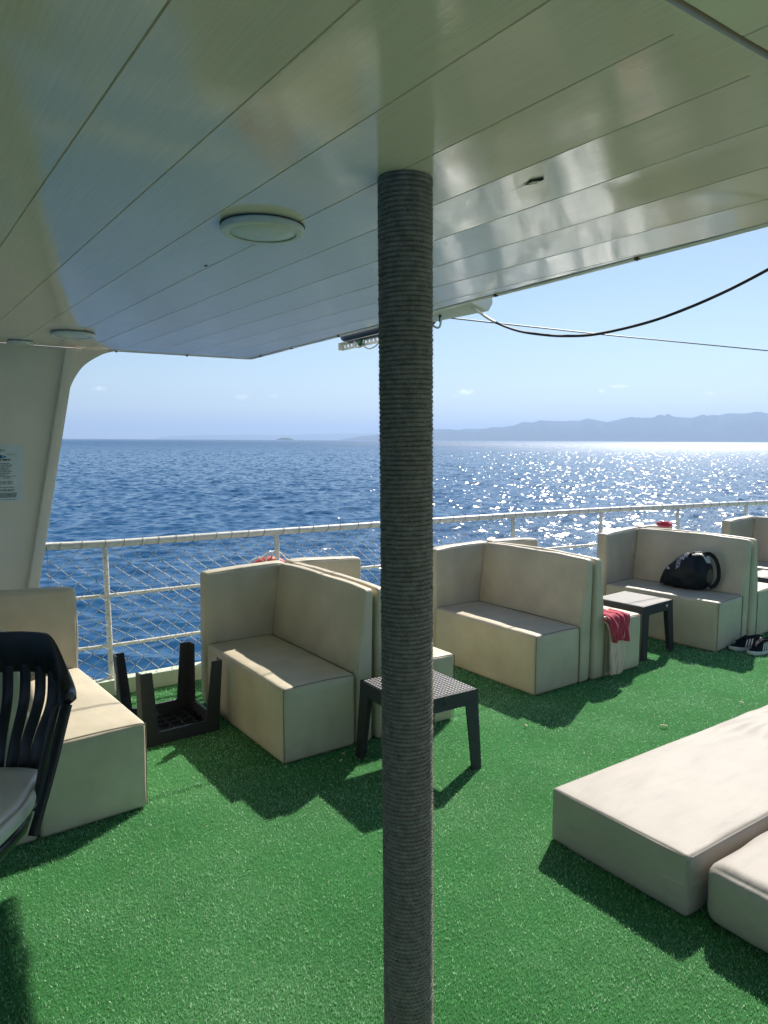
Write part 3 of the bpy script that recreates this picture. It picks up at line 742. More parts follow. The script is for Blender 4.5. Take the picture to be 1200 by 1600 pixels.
def build_table():
    """returns meshes: top, apron+legs outer, one leg, ribs"""
    h = TS/2
    parts = {}
    mb = MB(); n = 20; sub = 6; N = n*sub
    def fn(u, v):
        x, y = (u-.5)*(TS-.012), (v-.5)*(TS-.012)
        i, j = min(n-1, int(u*n)), min(n-1, int(v*n)); fu, fv = u*n-i, v*n-j
        over = (i+j) % 2
        a = math.sin(math.pi*fu); b = math.sin(math.pi*fv)
        z = .0038*((max(0, a)**.5)*(.2+.8*b)) if over else .0038*((max(0, b)**.5)*(.2+.8*a))
        e = min(u, 1-u, v, 1-v)
        return (x, y, TH-.0035 + z - (.003 if e < .004 else 0))
    mb.grid(fn, N, N)
    parts['table_top'] = mb.build('table_top', m_rattan, None, smooth=0, fixn=False).data
    mb = MB()                                                # rim and apron with arched lower edge
    ap = .075
    for q in range(4):
        rot = Matrix.Rotation(q*math.pi/2, 3, 'Z'); ns = 24; vs = []
        for k in range(ns+1):
            u = -1+2*k/ns; x = u*h
            low = TH-ap - .0 - .055*smoothstep(.62, .82, abs(u))
            for yy, z in ((-h+.006, TH-.001), (-h+.001, TH-.004), (-h, TH-.012), (-h-.004, low), (-h+.010, low), (-h+.016, TH-.012)):
                vs.append(rot @ Vector((x if abs(u) < 1 else x*1, yy, z)))
        m_ = 6
        mb.add(vs, [(k*m_+i, (k+1)*m_+i, (k+1)*m_+i+1, k*m_+i+1) for k in range(ns) for i in range(m_-1)])
    mb.add([(-h+.005, -h+.005, TH-.007), (h-.005, -h+.005, TH-.007), (h-.005, h-.005, TH-.007), (-h+.005, h-.005, TH-.007)], [(0, 3, 2, 1)])
    for k in range(1, 6):                                    # ribs under the top
        p = -h+TS*k/6
        mb.box((p-.0015, -h+.01, TH-.030), (p+.0015, h-.01, TH-.008)); mb.box((-h+.01, p-.0015, TH-.028), (h-.01, p+.0015, TH-.0085))
    parts['apron'] = mb.build('apron', m_weave, None, smooth=35, fixn=False).data
    mb = MB()                                                # one leg: an L shaped angle, tapering and splayed
    vs = []; nz_ = 8
    for k in range(nz_+1):
        z = (TH-.06)*(1-k/nz_); f = k/nz_
        w = .085*(1-f)+.066*f; ot = -h-.004-.016*f; th_ = .008
        prof = [(ot+w, ot), (ot+.012, ot), (ot+.003, ot+.003), (ot, ot+.012), (ot, ot+w), (ot+th_, ot+w), (ot+th_+.004, ot+th_+.004), (ot+w, ot+th_)]
        vs += [(a, b, z) for a, b in prof]
    m_ = 8
    mb.add(vs, [(k*m_+i, k*m_+(i+1) % m_, (k+1)*m_+(i+1) % m_, (k+1)*m_+i) for k in range(nz_) for i in range(m_)]+[tuple(nz_*m_+i for i in range(m_))])
    parts['leg'] = mb.build('leg', m_weave, None, smooth=35, fixn=True).data
    for o in [o for o in S.collection.objects if o.name.split('.')[0] in ('table_top', 'apron', 'leg')]: bpy.data.objects.remove(o)
    return parts
TP = build_table()
def table(loc, rz, label, flip=False, badge=None):
    t = thing('side_table', label, 'side table', loc, rz, 'black woven plastic side tables')
    if flip: t.rotation_euler = (math.pi, 0, rz); t.location = (loc[0], loc[1], TH+.002)
    link(bpy.data.objects.new('table_top', TP['table_top']), t); ap = link(bpy.data.objects.new('apron', TP['apron']), t)
    for q in range(4):
        o = link(bpy.data.objects.new('leg', TP['leg']), t); o.rotation_euler = (0, 0, q*math.pi/2)
    mb = MB(); mb.lathe([(.0001, .003), (.010, .003), (.012, .0)], 20)
    b = mb.build('badge', m_sticker if badge != 'dark' else m_rattan, ap, fixn=False)
    b.location = (0 if badge == 'dark' else .12, -TS/2-.0035, TH-.038); b.rotation_euler = (R_(90), 0, 0)
    return t
table((2.228, 2.868, 0), R_(-1.5), 'black woven plastic table standing behind the rope wrapped post', badge='dark')
table((4.885, 3.53, 0), R_(5), 'black woven plastic table standing beside the red garment', badge=None)
table((6.86, 3.42, 0), R_(3), 'black woven plastic table holding a green bottle at the frame edge', badge='dark')
ut = table((1.325, 4.035, 0), R_(2), 'black plastic table lying upside down with its legs in the air', flip=True, badge='dark')
mb = MB(); mb.box((-.238, -.195, .10), (-.2365, -.17, .20)); o = mb.build('paper_label', m_sticker, ut)
# items on the far table
zt = TH+.002
b_ = thing('drink_bottle', 'small clear bottle with green label on the far black table', 'bottle', (6.70, 3.37, zt))
mb = MB(); mb.lathe([(.001, 0), (.03, .001), (.032, .01), (.032, .05)], 20); mb.build('body', m_clear, b_, smooth=40)
mb = MB(); mb.lathe([(.0325, .05), (.0325, .10)], 20); mb.build('label_band', m_limegreen, b_, smooth=40)
mb = MB(); mb.lathe([(.0315, .10), (.028, .115), (.014, .13), (.014, .15), (.001, .151)], 20); mb.build('neck', m_sticker, b_, smooth=40)
b_ = thing('snack_packet', 'crumpled blue and white snack packet lying on the far black table', 'packet', (6.82, 3.36, zt))
mb = rbox((-.07, -.05, 0), (.07, .05, .05), .02, .012, 6, .02, 4); mb.build('wrapper', m_clear, b_, smooth=0)
mb = rbox((-.05, -.04, .052), (.06, .04, .085), .015, .008, 6, .02, 9); mb.build('blue_fold', m_bluep, b_, smooth=0)

# ------------------------------------------------------------------ mattresses
def mattress(lo, hi, r, label, seed, wr=1.0):
    t = thing('deck_mattress', label, 'mattress', ((lo[0]+hi[0])/2, (lo[1]+hi[1])/2, 0), 0, 'beige sunbathing mattresses on the deck')
    c = t.location
    s = rbox(Vector(lo)-c, Vector(hi)-c, r, .010, 46, .008, seed)
    X1 = hi[0]-c.x
    for i, v in enumerate(s.v):
        x, y, z = v
        if z > .12:
            u = (x+X1)/(2*X1)
            f = smoothstep(.35, .9, u)
            a = math.atan2(y-(hi[1]-c.y)*.2, (X1+.25)-x)       # folds fan out from the far end
            w = .020*f*wr*math.sin(a*26+2.5*noise.noise(Vector((x*2, y*2, seed))))*noise.noise(Vector((a*5, x*1.3, seed)))*2.2
            g_ = math.sin(a*15+3.2*noise.noise(Vector((x*1.5, y*1.5, seed+4))))
            w += .013*f*wr*max(0, abs(g_)-.72)*3.2*(.4+noise.noise(Vector((a*3, x*2, seed+8))))
            Y1 = hi[1]-c.y; em = min(1, (X1-abs(x))/.10)*min(1, (Y1-abs(y))/.10)
            w = w*(.25+.75*em) + .007*wr*em*noise.fractal(Vector((x*2.2+y*2.5, y*5-x, seed)), 1, 2, 4)
            s.v[i] = (x, y, z+w*smoothstep(.12, .2, z))
        else:
            q = .006*noise.fractal(Vector((x*5, y*5, z*9+seed)), 1, 2, 3)
            s.v[i] = (x+(q if abs(x) > X1-.05 else 0), y+q, z)
    body = s.build('cover', m_matt, t, smooth=0, fixn=False)
    mb = MB(); e = .003
    x0, x1, y0, y1, z1 = lo[0]-c.x, hi[0]-c.x, lo[1]-c.y, hi[1]-c.y, hi[2]
    mb.tube([(x0+.004, y0+.004, .02), (x0+.002, y0+.002, z1-.02)], .0022, 5)
    mb.tube([(x0+.02, y0+.002, z1-.008), (x1-.02, y0+.002, z1-.008)], .0028, 5)
    mb.build('piping', m_seam if wr < 0 else m_matt, body, smooth=60)
    return t
mattress((2.235, 1.352, .002), (4.15, 1.972, .226), .016, 'flat beige deck mattress with crisp edges nearest the open green turf', 3)
mattress((2.262, .66, .002), (4.18, 1.315, .222), .055, 'puffy rounded beige deck mattress at the lower right corner', 11, .8)
mattress((2.25, -.02, .002), (4.17, .63, .224), .03, 'added beige mattress next to the puffy one, out of view, bouncing light onto the ceiling', 21)  # added out of view, bounces sunlight up to the ceiling
mattress((2.24, -.70, .002), (4.16, -.05, .226), .03, 'added beige mattress third from the flat crisp one, out of view, bouncing light onto the ceiling', 31)  # second added mattress out of view, also for ceiling bounce
for k, lab in enumerate(('added beige mattress behind the camera to bounce light, first of its row', 'added beige mattress behind the camera to bounce light, second of its row', 'added beige mattress behind the camera to bounce light, last of its row')):
    mattress((.15, -1.30-.66*k, .002), (2.07, -.66-.66*k, .224), .03, lab, 41+k)  # unseen row, added as neutral bounce for the ceiling
b_ = thing('back_cushion', 'beige back cushion standing up at the far end of the flat mattress', 'cushion', (4.02, 1.66, .238), 0)
s = rbox((-.10, -.30, 0), (.10, .30, .42), .04, .02, 12, .012, 5)
s.v = [(x+.16*(z/.42)**1.0, y, z) for x, y, z in s.v]
s.build('cover', m_matt, b_, smooth=0, fixn=False)

# ------------------------------------------------------------------ rope wrapped post
col = thing('rope_post', 'roof post wrapped all over in grey rope', 'post', (1.079, 1.4125, 0))
CH = 2.249; CR = .0558; rr_ = .0058; pitch = .0110
lean = Vector((-.031, .004, CH))
def axis(z): return lean*(z/CH)
mb = MB(); mb.tube([axis(0), axis(CH*.5), axis(CH)], .054, 24); mb.build('steel_tube', m_dark, col, smooth=60)
def rope():
    turns = int((CH-.004)/pitch); per = 190; n = turns*per; cs = 7
    th = np.arange(n+1)/per*2*math.pi; s = th*(CR+rr_*.6)
    wobble = .5*(.0006*np.sin(th*.37)+.0007*np.sin(th*1.31+2)+.0005*np.sin(th*.113))
    zc = rr_+th/(2*math.pi)*pitch + .0007*np.sin(th*.93)+.0005*np.sin(th*2.07+1)
    ang = np.linspace(-R_(115), R_(115), cs)
    P = np.empty((n+1, cs, 3), 'f')
    for k in range(cs):
        tw = 3.4*(ang[k]) + s*2*math.pi/.0105
        r = rr_*(1.0+.33*np.cos(tw)) + .0002*rng.standard_normal(n+1)
        ro = CR+rr_*.35+wobble+r*np.cos(ang[k]); z = zc+r*np.sin(ang[k])
        z = np.clip(z, .001, CH-.001)
        P[:, k, 0] = ro*np.cos(th)+lean.x*z/CH; P[:, k, 1] = ro*np.sin(th)+lean.y*z/CH; P[:, k, 2] = z
    idx = np.arange((n+1)*cs).reshape(n+1, cs)
    F = np.stack([idx[:-1, :-1], idx[1:, :-1], idx[1:, 1:], idx[:-1, 1:]], -1).reshape(-1, 4)
    me = bpy.data.meshes.new('rope'); me.vertices.add(P.size//3); me.vertices.foreach_set('co', P.ravel())
    me.loops.add(F.size); me.loops.foreach_set('vertex_index', F.astype('i').ravel())
    me.polygons.add(len(F)); me.polygons.foreach_set('loop_start', np.arange(0, F.size, 4, dtype='i')); me.polygons.foreach_set('loop_total', np.full(len(F), 4, dtype='i'))
    me.update(calc_edges=True); me.shade_smooth(); me.materials.append(m_rope)
    o = link(bpy.data.objects.new('rope', me), col)
    nf = 16000; mbf = MB()
    for _ in range(nf):
        z = random.uniform(.01, CH-.01); a = random.uniform(0, 2*math.pi); l = random.uniform(.003, .009); w = .0003
        c = axis(z); rad = Vector((math.cos(a), math.sin(a), 0)); tan = Vector((-math.sin(a), math.cos(a), 0))
        p = c+rad*(CR+rr_*1.2); d = (rad*random.uniform(.35, 1)+tan*random.uniform(-1, 1)+Vector((0, 0, random.uniform(-.7, .7)))).normalized()
        sd_ = d.cross(Vector((0, 0, 1))).normalized()*w if abs(d.z) < .99 else tan*w
        sd2 = d.cross(sd_).normalized()*w
        mbf.add([p-sd_, p+sd_, p+d*l], [(0, 1, 2)]); mbf.add([p-sd2, p+sd2, p+d*l], [(0, 1, 2)])
    fz = mbf.build('fibres', m_fuzz, o, fixn=False); fz['kind'] = 'stuff'
rope()

# ------------------------------------------------------------------ black armchair with seat cushion
sv = Vector((.91, -.415, 0)); fv = Vector((-.415, -.91, 0))
cc = sv*-.925 + fv*-2.42
CHR = math.atan2(sv.y, sv.x)-R_(14)
ch = thing('plastic_armchair', 'black plastic captain armchair with slatted back beside the sunlit sofa', 'chair', (cc.x, cc.y, 0), CHR)
# local: +x = towards the right side seen from behind the viewer (sv), -y = forward
def C(s, f, z): return Vector((s, -f, z))
mb = MB(); path = []
for k in range(0, 49):
    a = R_(20 + 140*k/48)                              # half round rail, open at the front
    s_ = .285*math.cos(a); f_ = -.335*math.sin(a) - .10
    if a < 0: f_ = -.10+.36*math.sin(-a)
    if a > math.pi: f_ = -.10+.36*math.sin(a-math.pi)
    b = abs(a-math.pi/2)
    z = .76 + .165*(1-smoothstep(.30, .98, b))
    path.append((s_, f_, z, b))
vs = []
n8 = 8
for i, (s_, f_, z, b) in enumerate(path):
    p = C(s_, f_, z); q0 = C(*path[max(0, i-1)][:3]); q1 = C(*path[min(48, i+1)][:3]); t = (q1-q0); t.z = 0; t.normalize(); nrm = Vector((t.y, -t.x, 0))
    if nrm.dot(p-C(0, -.1, z)) < 0: nrm = -nrm
    crest = 1-smoothstep(.34, .95, b)
    hw = .024*(1-crest)+.011*crest; hh = .018*(1-crest)+.075*crest; dz = -.06*crest
    endt = min(1, .55+min(i, 48-i)*.15)
    for k in range(n8):
        a = 2*math.pi*(k+.5)/n8; cx = max(-1, min(1, 1.25*math.cos(a))); cy = max(-1, min(1, 1.25*math.sin(a)))
        vs.append(p+nrm*hw*cx*endt+Vector((0, 0, dz+hh*cy*endt)))
fs = [(i*n8+k, i*n8+(k+1) % n8, (i+1)*n8+(k+1) % n8, (i+1)*n8+k) for i in range(48) for k in range(n8)]+[tuple(range(n8)), tuple(48*n8+k for k in range(n8))]
mb.add(vs, fs); o = mb.build('arm_and_back_rail', m_black, ch, smooth=45)
for k in range(7):
    u = (k-3)/3; s0 = .185*u; s1 = .125*u
    f0 = -.10-.335*math.sqrt(max(0, 1-(s0/.285)**2)); zt_ = .79-.02*abs(u)
    mb = MB(); pl = catmull([C(s0, f0+.004, zt_+.03), C(s0*.98, f0+.02, .69), C(s1*1.15, -.345+.03*abs(u), .56), C(s1, -.295, .435)], 6)
    mb.tube(pl, [.021]*len(pl), 8, flat=(.32, 1.0), up=(0, 1, 0)); mb.build('back_slat', m_black, ch, smooth=45)
for sg in (1, -1):
    mb = MB(); mb.tube(catmull([C(sg*.24, -.19, .755), C(sg*.222, -.15, .62), C(sg*.20, -.11, .43)], 6), .0165, 8, flat=(.8, 1)); mb.build('arm_support', m_black, ch, smooth=60)
    mb = MB(); mb.tube(catmull([C(sg*.275, -.20, .755), C(sg*.28, -.08, .60), C(sg*.268, .03, .42)], 6), .0165, 8, flat=(.8, 1)); mb.build('arm_support', m_black, ch, smooth=60)
mb = rbox((-.235, -.26, .40), (.235, .28, .445), .018, 0, 6); 
mb.v = [(x*(1-.42*smoothstep(-.05, .28, y)), y, z) for x, y, z in mb.v]; mb.build('seat_shell', m_black, ch, smooth=0)
for sg in (1, -1):
    for f_, fo, nm in ((.22, .25, 0), (-.16, -.17, 1)):
        mb = MB(); pl = [C(sg*(.20-.15*nm)-.07*nm, f_, .395), C(sg*(.205-.15*nm)-.07*nm, (f_+fo)/2, .2), C(sg*(.212-.15*nm)-.07*nm, fo, .0)]
        mb.tube(pl, [.028, .024, .017], 8); mb.build('leg', m_black, ch, smooth=60)
cu = thing('seat_cushion', 'pale grey padded cushion on the black armchair seat', 'cushion', (cc.x, cc.y, .447), CHR)
mb = rbox((-.225, -.27, 0), (.225, .25, .062), .028, .016, 12, .006, 2)
mb.v = [(x*(1-.26*smoothstep(-.05, .25, y)-.16*smoothstep(.15, .25, y)*0), y, z) for x, y, z in mb.v]
cuo = mb.build('pad', m_cush, cu, smooth=0, fixn=False)
mb = MB(); mb.tube([(-.22, -.25, .008), (.22, -.25, .008), (.222, 0, .008), (.19, .235, .008), (-.19, .235, .008), (-.222, 0, .008), (-.22, -.25, .008)], .004, 6); mb.build('piping', m_seam, cuo, smooth=60)

# ------------------------------------------------------------------ gym bag
bag = thing('gym_bag', 'black gym bag with grey lettering and a hanging strap on the sofa seat', 'bag', (5.66, 3.56, .412), R_(6))
# local: long side along y, front towards -x, leaning on the back at +x
mb = MB(); nu, nv = 40, 22; rg = random.Random(3)
def bagpt(u, v):
    # u round the girth, v along the length
    y = -.19+.42*v
    a = 2*math.pi*u
    prof = min(1, (max(0.0, min(v, 1-v)+.02)/.16))**.42
    if v > .55: prof *= 1-.36*((v-.55)/.45)**1.5
    top = .30*(1-.50*max(0, (v-.42)/.58)**1.25)*(.90+.10*min(1, v/.15))
    c, s = math.cos(a), math.sin(a)
    e = .62
    x = math.copysign(abs(c)**e, c)*.135*prof*(1-.25*max(0, s))
    z = (math.copysign(abs(s)**e, s)*.5+.5)*top*prof + .12*(1-prof)*(1-v)
    n_ = noise.fractal(Vector((x*9, y*8, z*9)), 1, 2, 4)*.017
    z = max(.0, z+n_*min(1, z*20))
    return (x+n_+.05*z, y+n_*.5, z)
mb.grid(lambda u, v: bagpt(u, v), nu, nv); mb.build('body', m_bag, bag, smooth=0, merge=True)
mb = MB()
mb.grid(lambda u, v: tuple(Vector(bagpt(.30-.16*u+.38*0, .04+.36*v))+Vector((.0, 0, .006))), 8, 8); mb.build('silver_flap', m_silver, bag, smooth=0)
mb = MB(); mb.tube(catmull([(.03, -.10, .285), (.02, -.17, .305), (.02, -.22, .27), (.03, -.245, .20), (.03, -.25, .11), (.02, -.228, .05), (.01, -.19, .022)], 8), .019, 6, flat=(.22, 1), up=(1, 0, 0)); mb.build('shoulder_strap', m_strap, bag, smooth=60)
mb = MB(); mb.tube(catmull([(-.05, -.02, .275), (-.06, -.07, .312), (-.04, -.13, .318), (-.02, -.165, .285)], 8), .013, 8, flat=(.5, 1)); mb.build('carry_handle', m_strap, bag, smooth=60)
mb = MB()
mb.grid(lambda u, v: tuple(Vector(bagpt(.28+.215*u, .10+.115*v-.02*u))+Vector((-.004, 0, .003))), 14, 4); mb.build('side_panel', m_strap, bag, smooth=0)
def bag_text(body, v0, u0, u1, size_v):
    me = text_mesh(body, 1, .02); xm = max(v.co.x for v in me.vertices)
    bm = bmesh.new(); bm.from_mesh(me); bmesh.ops.triangulate(bm, faces=bm.faces)
    bmesh.ops.subdivide_edges(bm, edges=[e for e in bm.edges if e.calc_length() > .25], cuts=1); bm.to_mesh(me); bm.free()
    for v in me.vertices:
        a = v.co.x/xm; b = v.co.y/.72
        p = Vector(bagpt(u0+(u1-u0)*a, v0-size_v*b)); v.co = p+Vector((-.0075, 0, .005))
    me.materials.clear(); me.materials.append(m_print); link(bpy.data.objects.new('printed_lettering', me), bag)
bag_text('NOB-033', .56, .475, .405, .085)
bag_text('DRO1', .44, .40, .35, .085)
mb = MB(); p0 = bagpt(.44, .74); pc = Vector(p0)+Vector((-.007, 0, .004))
mb.add([pc+Vector((-.002, .014, -.008)), pc+Vector((-.002, -.014, -.008)), pc+Vector((0, -.006, .012)), pc+Vector((0, .006, .014))], [(0, 1, 2, 3)]); mb.build('printed_mark', m_print, bag)
mb = MB(); p0 = Vector(bagpt(.405, .475))+Vector((-.007, 0, .006))
for k in range(3):
    yy = .018-.014*k
    mb.add([p0+Vector((0, yy, -.008-.002*k)), p0+Vector((0, yy-.009, -.008-.002*k)), p0+Vector((.006, yy-.016, .008+.006*k)), p0+Vector((.006, yy-.007, .008+.006*k))], [(0, 1, 2, 3)])
mb.build('striped_mark', m_print, bag)

# ------------------------------------------------------------------ garment and towel on the sofa end
def drape(name, label, cat, m, org, width, zt, zb, top_len, seed, amp, taper, shift, thick=.004):
    t = bpy.data.objects.new
    mb = MB(); nu, nv = 36, 44; o = Vector(org)
    tot = top_len+(zt-zb)
    def fn(u, v):
        s = v*tot; f = max(0, s-top_len)/(zt-zb)
        w = width*(1-taper*f**.8)*(1 if s > top_len else .9)
        x = (u-.5)*w + shift*f
        fold = amp*(math.sin(u*17+seed+2*f)+.6*math.sin(u*31+seed*2-f*3))*(.35+.65*f)+amp*.8*noise.noise(Vector((u*4, v*4, seed)))
        if s < top_len: return (o.x+x, o.y+(top_len-s)*.9, o.z+.012+abs(fold)*.9)
        k = s-top_len; rr = .02
        return (o.x+x+fold*.3, o.y-.016-abs(fold)-.012*math.sin(min(1, k/.05)*math.pi/2), o.z+.010-k+.012*noise.noise(Vector((u*3, seed, 1)))*f*2)
    mb.grid(fn, nu, nv); ob = mb.build(name, m, None, smooth=0, fixn=False)
    md = ob.modifiers.new('thickness', 'SOLIDIFY'); md.thickness = thick
    return tag(ob, label, cat)
drape('beige_towel', 'beige towel hanging down the sofa end under the red garment', 'towel', m_towel, (4.19, 3.18, .385), .20, .40, .04, .06, 2.0, .016, .45, -.005, .006)
drape('red_garment', 'crumpled red garment draped over the near end of the sofa seat', 'garment', m_red, (4.20, 3.165, .43), .24, .43, .265, .15, 5.0, .026, .25, -.01, .004)
mb = MB()
def blob(u, v):
    a = 2*math.pi*u; b = math.pi*(v-.5)
    p = Vector((math.cos(a)*math.cos(b), math.sin(a)*math.cos(b), math.sin(b)))
    n_ = 1+.45*noise.fractal(p*2.1+Vector((3, 1, 5)), 1, 2, 4)
    return (6.03+.05*p.x*n_, 4.05+.07*p.y*n_, .882+.028*p.z*n_)
mb.grid(blob, 30, 20); tag(mb.build('red_cloth', m_red, None, smooth=0, merge=True), 'small red cloth bundled on top of the sofa back behind the gym bag', 'cloth')

# ------------------------------------------------------------------ sneakers
def sneaker(loc, rz, label):
    t = thing('sneaker', label, 'shoe', loc, rz, 'black sneakers with white stripes')
    outl = []
    for k in range(36):
        a = 2*math.pi*k/36; x = math.cos(a); y = math.sin(a)
        w = .047*(1-.18*smoothstep(.1, -.9, x))*(1-.10*math.exp(-((x+.15)/.3)**2))
        outl.append((.143*x, w*math.copysign(abs(y)**.85, y)))
    mb = MB(); nn = 36
    vs = []
    for z, sc in ((.0, .97), (.004, 1.0), (.022, 1.01), (.028, .985)):
        vs += [(x*sc, y*sc, z+.010*smoothstep(.09, .15, x)) for x, y in outl]
    mb.add(vs, [(r*nn+k, r*nn+(k+1) % nn, (r+1)*nn+(k+1) % nn, (r+1)*nn+k) for r in range(3) for k in range(nn)]+[tuple(range(nn-1, -1, -1)), tuple(3*nn+k for k in range(nn))])
    mb.build('sole', m_sole, t, smooth=40)
    # upper: rings from the sole rim to the collar / lace line
    mb = MB(); lev = 7; vs = []
    def ridge_z(x): return .045+.055*smoothstep(.115, -.02, x)+.012*smoothstep(-.05, -.14, x)
    for r in range(lev):
        f = r/(lev-1)
        for x, y in outl:
            s = 1-.36*f**1.6 if x > -.02 else 1-.30*f
            xx = x*.965 if x < 0 else x*(.965-.10*f)
            vs.append((xx + (.006*f if x < -.1 else 0), y*.95*s*(1 if x < 0 else 1-.35*f*smoothstep(-.0, .13, x)), .026+(ridge_z(x)-.026)*(f**.8)))
    fs = [(r*nn+k, r*nn+(k+1) % nn, (r+1)*nn+(k+1) % nn, (r+1)*nn+k) for r in range(lev-1) for k in range(nn)]
    b0 = (lev-1)*nn
    for k in range(nn):                                      # close the toe part, leave the collar open
        pass
    half = [k for k in range(nn) if outl[k][0] > .005]
    up_ = [k for k in range(nn//2) if outl[k][0] > .005]
    for k in up_[:-1]:
        fs.append((b0+k, b0+k+1, b0+(nn-k-1) % nn, b0+(nn-k) % nn))
    mb.add(vs, fs); up = mb.build('upper', m_shoe, t, smooth=50)
    mb = MB(); mb.tube([(-.12, 0, .095), (-.06, .022, .088), (0, .02, .09), (.012, 0, .1), (0, -.02, .09), (-.06, -.022, .088), (-.12, 0, .095)], .007, 6); mb.build('collar', m_strap, t, smooth=60)
    mb = MB(); mb.grid(lambda u, v: (-.10+.10*v, (u-.5)*.04, .05+.01*u), 4, 4); mb.build('insole', m_dark, t)
    mb = MB(); mb.grid(lambda u, v: (.085-.10*v, (u-.5)*.030, .068+.045*v), 4, 20); mb.build('tongue', m_shoe, t, smooth=0)
    for sg in (1, -1):
        mb = MB()
        for k in range(3):
            x0 = .028-.026*k
            q = []
            for xx, f in ((x0+.006, .05), (x0-.008, .05), (x0-.030, .85), (x0-.016, .85)):
                wy_ = np.interp(xx, [o[0] for o in sorted(outl) if o[1] >= 0], [o[1] for o in sorted(outl) if o[1] >= 0])*.95*(1-.30*f**1.3)+.0035
                q.append((xx, sg*float(wy_), .028+(ridge_z(xx)-.026)*f**.8))
            mb.add(q, [(0, 1, 2, 3) if sg > 0 else (3, 2, 1, 0)])
        mb.build('side_stripes', m_sole, t, fixn=False)
    mb = MB(); mb.box((-.141, -.016, .06), (-.132, .016, .09)); mb.build('heel_tab', m_sole, t, bevel=.003)
sneaker((5.635, 3.02, .003), R_(158), 'black sneaker with white stripes lying closer to the sofa end')
sneaker((5.635, 2.895, .003), R_(172), 'black sneaker with white stripes lying on the open turf side')

# ------------------------------------------------------------------ gear at the roof edge, cables
fx = thing('awning_housing', 'dark tube with perforated white bracket and pale end box outside the roof edge', 'awning', (0, 0, 0))
mb = MB(); pl = [(2.47, 3.985, 2.31), (2.46, 3.93, 2.285), (2.45, 3.88, 2.28), (2.41, 3.0, 2.28)]
mb.tube([(2.475, 3.99, 2.315), (2.465, 3.95, 2.30), (2.455, 3.88, 2.295), (2.405, 3.02, 2.29)], [.022, .042, .052, .052], 14, flat=(1, .8)); mb.build('dark_tube', m_black, fx, smooth=50)
mb = MB(); A = Vector((2.475, 3.985, 2.235)); B = Vector((2.40, 3.0, 2.235)); nseg = 22
def bar_pt(f, z): p = A.lerp(B, f); return Vector((p.x, p.y, z))
HZ0, HZ1 = 2.208, 2.252
for k in range(nseg):                                        # perforated upright web: frame round each hole
    f0, f1 = k/nseg, (k+1)/nseg; fm0, fm1 = f0+.28/nseg, f1-.28/nseg
    zs = (HZ0, HZ0+.015, HZ1-.013, HZ1)
    for (fa, fb, za, zb) in ((f0, f1, zs[0], zs[1]), (f0, f1, zs[2], zs[3]), (f0, fm0, zs[1], zs[2]), (fm1, f1, zs[1], zs[2])):
        mb.add([bar_pt(fa, za), bar_pt(fb, za), bar_pt(fb, zb), bar_pt(fa, zb)], [(0, 1, 2, 3)])
ofs = Vector((-.035, .003, 0))
mb.add([bar_pt(0, HZ1), bar_pt(1, HZ1), bar_pt(1, HZ1)+ofs, bar_pt(0, HZ1)+ofs], [(0, 1, 2, 3)])
mb.add([bar_pt(0, HZ0), bar_pt(0, HZ1), bar_pt(0, HZ1)+ofs, bar_pt(0, HZ0)+ofs], [(0, 1, 2, 3)])
o = mb.build('perforated_bracket', m_trim, fx, merge=True); md = o.modifiers.new('thickness', 'SOLIDIFY'); md.thickness = .002
mb = MB(); mb.prism([(2.215, 2.258), (2.325, 2.232), (2.35, 2.27), (2.34, 2.33), (2.24, 2.33)], 'y', 2.50, 3.0); mb.build('end_box', m_trim, fx, bevel=.004, smooth=40)
mb = MB(); mb.tube([(2.262, 2.55, 2.256), (2.275, 2.75, 2.252), (2.29, 3.0, 2.252)], .0085, 8); mb.build('conduit', m_cablew, fx, smooth=60)
mb = MB(); mb.tube(catmull([(2.44, 3.80, 2.262), (2.445, 3.80, 2.22), (2.445, 3.74, 2.205), (2.44, 3.70, 2.24), (2.43, 3.70, 2.262)], 6), .005, 6)
mb.tube(catmull([(2.44, 3.745, 2.225), (2.435, 3.66, 2.19), (2.43, 3.60, 2.183), (2.425, 3.53, 2.20), (2.42, 3.48, 2.245)], 6), .0045, 6); mb.build('looped_cord', m_cablew, fx, smooth=60)
mb = rbox((2.428, 3.715, 2.212), (2.452, 3.745, 2.24), .008, .003, 3, .004, 1); mb.build('green_tie', m_green, fx, smooth=0)
mb = MB(); mb.tube(catmull([(2.275, 2.88, 2.236), (2.275, 2.83, 2.20), (2.27, 2.79, 2.188), (2.268, 2.772, 2.205), (2.268, 2.772, 2.235)], 6), .005, 6); mb.build('hook_cord', m_cablew, fx, smooth=60)
mb = MB(); mb.tube([(2.266, 2.776, 2.262), (2.268, 2.774, 2.212)], .0065, 6); mb.build('cord_clip', m_black, fx, smooth=60)

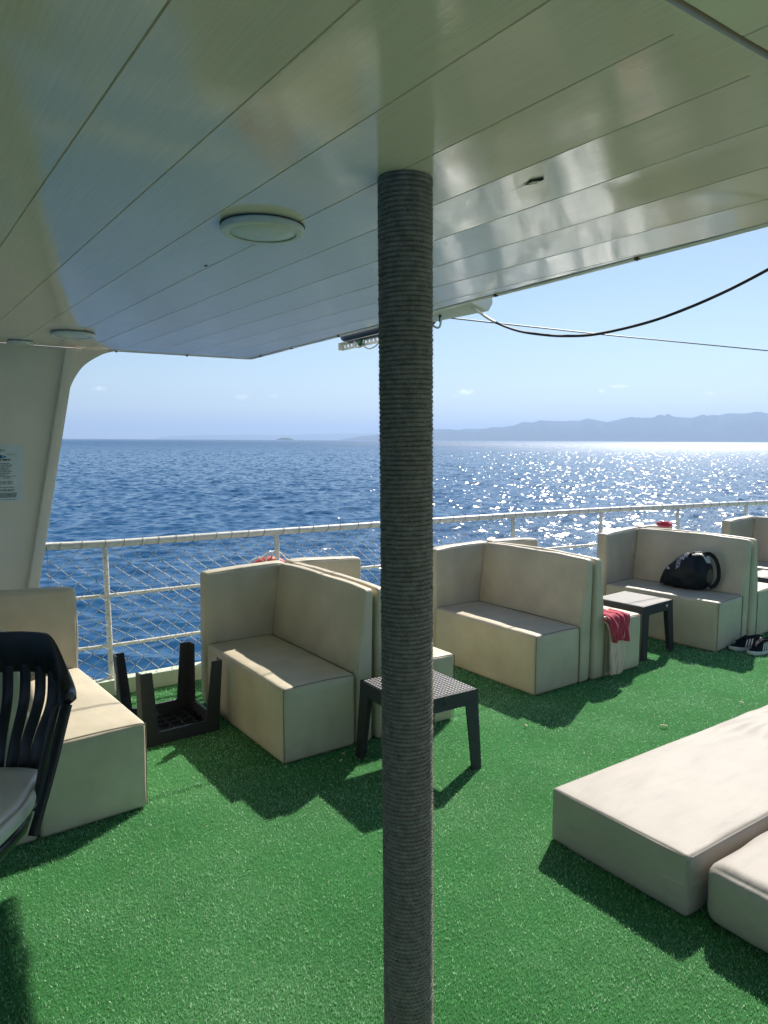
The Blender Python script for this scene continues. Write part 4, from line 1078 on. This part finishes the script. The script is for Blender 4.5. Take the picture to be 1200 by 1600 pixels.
cab = thing('slack_cable', 'slack dark cable with white sleeve drooping from the roof edge across the sky', 'cable')
cp = catmull([(2.262, 2.553, 2.256), (2.25, 2.467, 2.209), (2.24, 2.362, 2.156), (2.23, 2.217, 2.103), (2.22, 2.065, 2.069), (2.21, 1.941, 2.05), (2.2, 1.796, 2.039), (2.19, 1.598, 2.049), (2.18, 1.446, 2.07), (2.17, 1.289, 2.105), (2.16, 1.149, 2.147), (2.15, 1.0, 2.2), (2.10, .8, 2.252)], 6)
mb = MB(); mb.tube(cp[:13], .0065, 6); mb.build('white_sleeve', m_cablew, cab, smooth=60)
mb = MB(); mb.tube(cp[12:], .0052, 6); mb.build('dark_cable', m_cableb, cab, smooth=60)
mb = MB(); a, b = Vector((3.915, 4.65, 2.635)), Vector((8.842, 4.65, 2.732)); d = (b-a)
mb.tube([a-d*.75+Vector((0, 0, -.02)), a-d*.3, a+d*.0, a+d*.4+Vector((0, 0, -.008)), b, b+d*1.0+Vector((0, 0, .05))], .006, 6)
tag(mb.build('straight_wire', m_cableb, None, smooth=60), 'thin taut dark wire crossing the sky from above the roof', 'wire')

# ------------------------------------------------------------------ litter on the turf
for i, (x, y, l, lab) in enumerate([(1.95, 3.139, .018, 'pale chip of litter lying by the left leg of the table behind the post'), (1.895, 3.075, .022, 'larger pale chip of litter on the shaded turf in front of the sofa end'),
                            (3.02, 2.87, .018, 'pale chip of litter in the shadow of the empty sofa'), (3.68, 2.42, .04, 'pale curled stick on the sunny turf in front of the sofa with the towel'), (4.42, 2.37, .026, 'small pale chip on the sunny turf between towel sofa and mattress')]):
    mb = MB(); a = random.uniform(0, 3)
    dx, dy = math.cos(a)*l/2, math.sin(a)*l/2
    mb.tube(catmull([(-dx, -dy, .014), (-dy*.2, dx*.2, .019), (dx, dy, .015)], 4), .006, 6, flat=(.5, 1))
    o = mb.build('litter_chip', m_chip, None, smooth=60); o.location = (x, y, 0); tag(o, lab, 'litter', 'bits of litter on the turf')

# ------------------------------------------------------------------ sea haze
mb = MB(); mb.box((-40000, -40000, SEA_Z-12), (40000, 40000, 800))
hz = mb.build('haze', m_dark, None); hz.data.materials.clear(); tag(hz, 'pale sea haze between the boat and the far hills', 'haze', kind='stuff')
m = bpy.data.materials.new('haze'); m.use_nodes = True; t = m.node_tree; t.nodes.clear()
o_ = t.nodes.new('ShaderNodeOutputMaterial'); pv = t.nodes.new('ShaderNodeVolumePrincipled')
pv.inputs['Color'].default_value = (.49, .68, 1.0, 1); pv.inputs['Density'].default_value = 8.6e-5; pv.inputs['Anisotropy'].default_value = .2
t.links.new(pv.outputs[0], o_.inputs['Volume']); hz.data.materials.append(m)
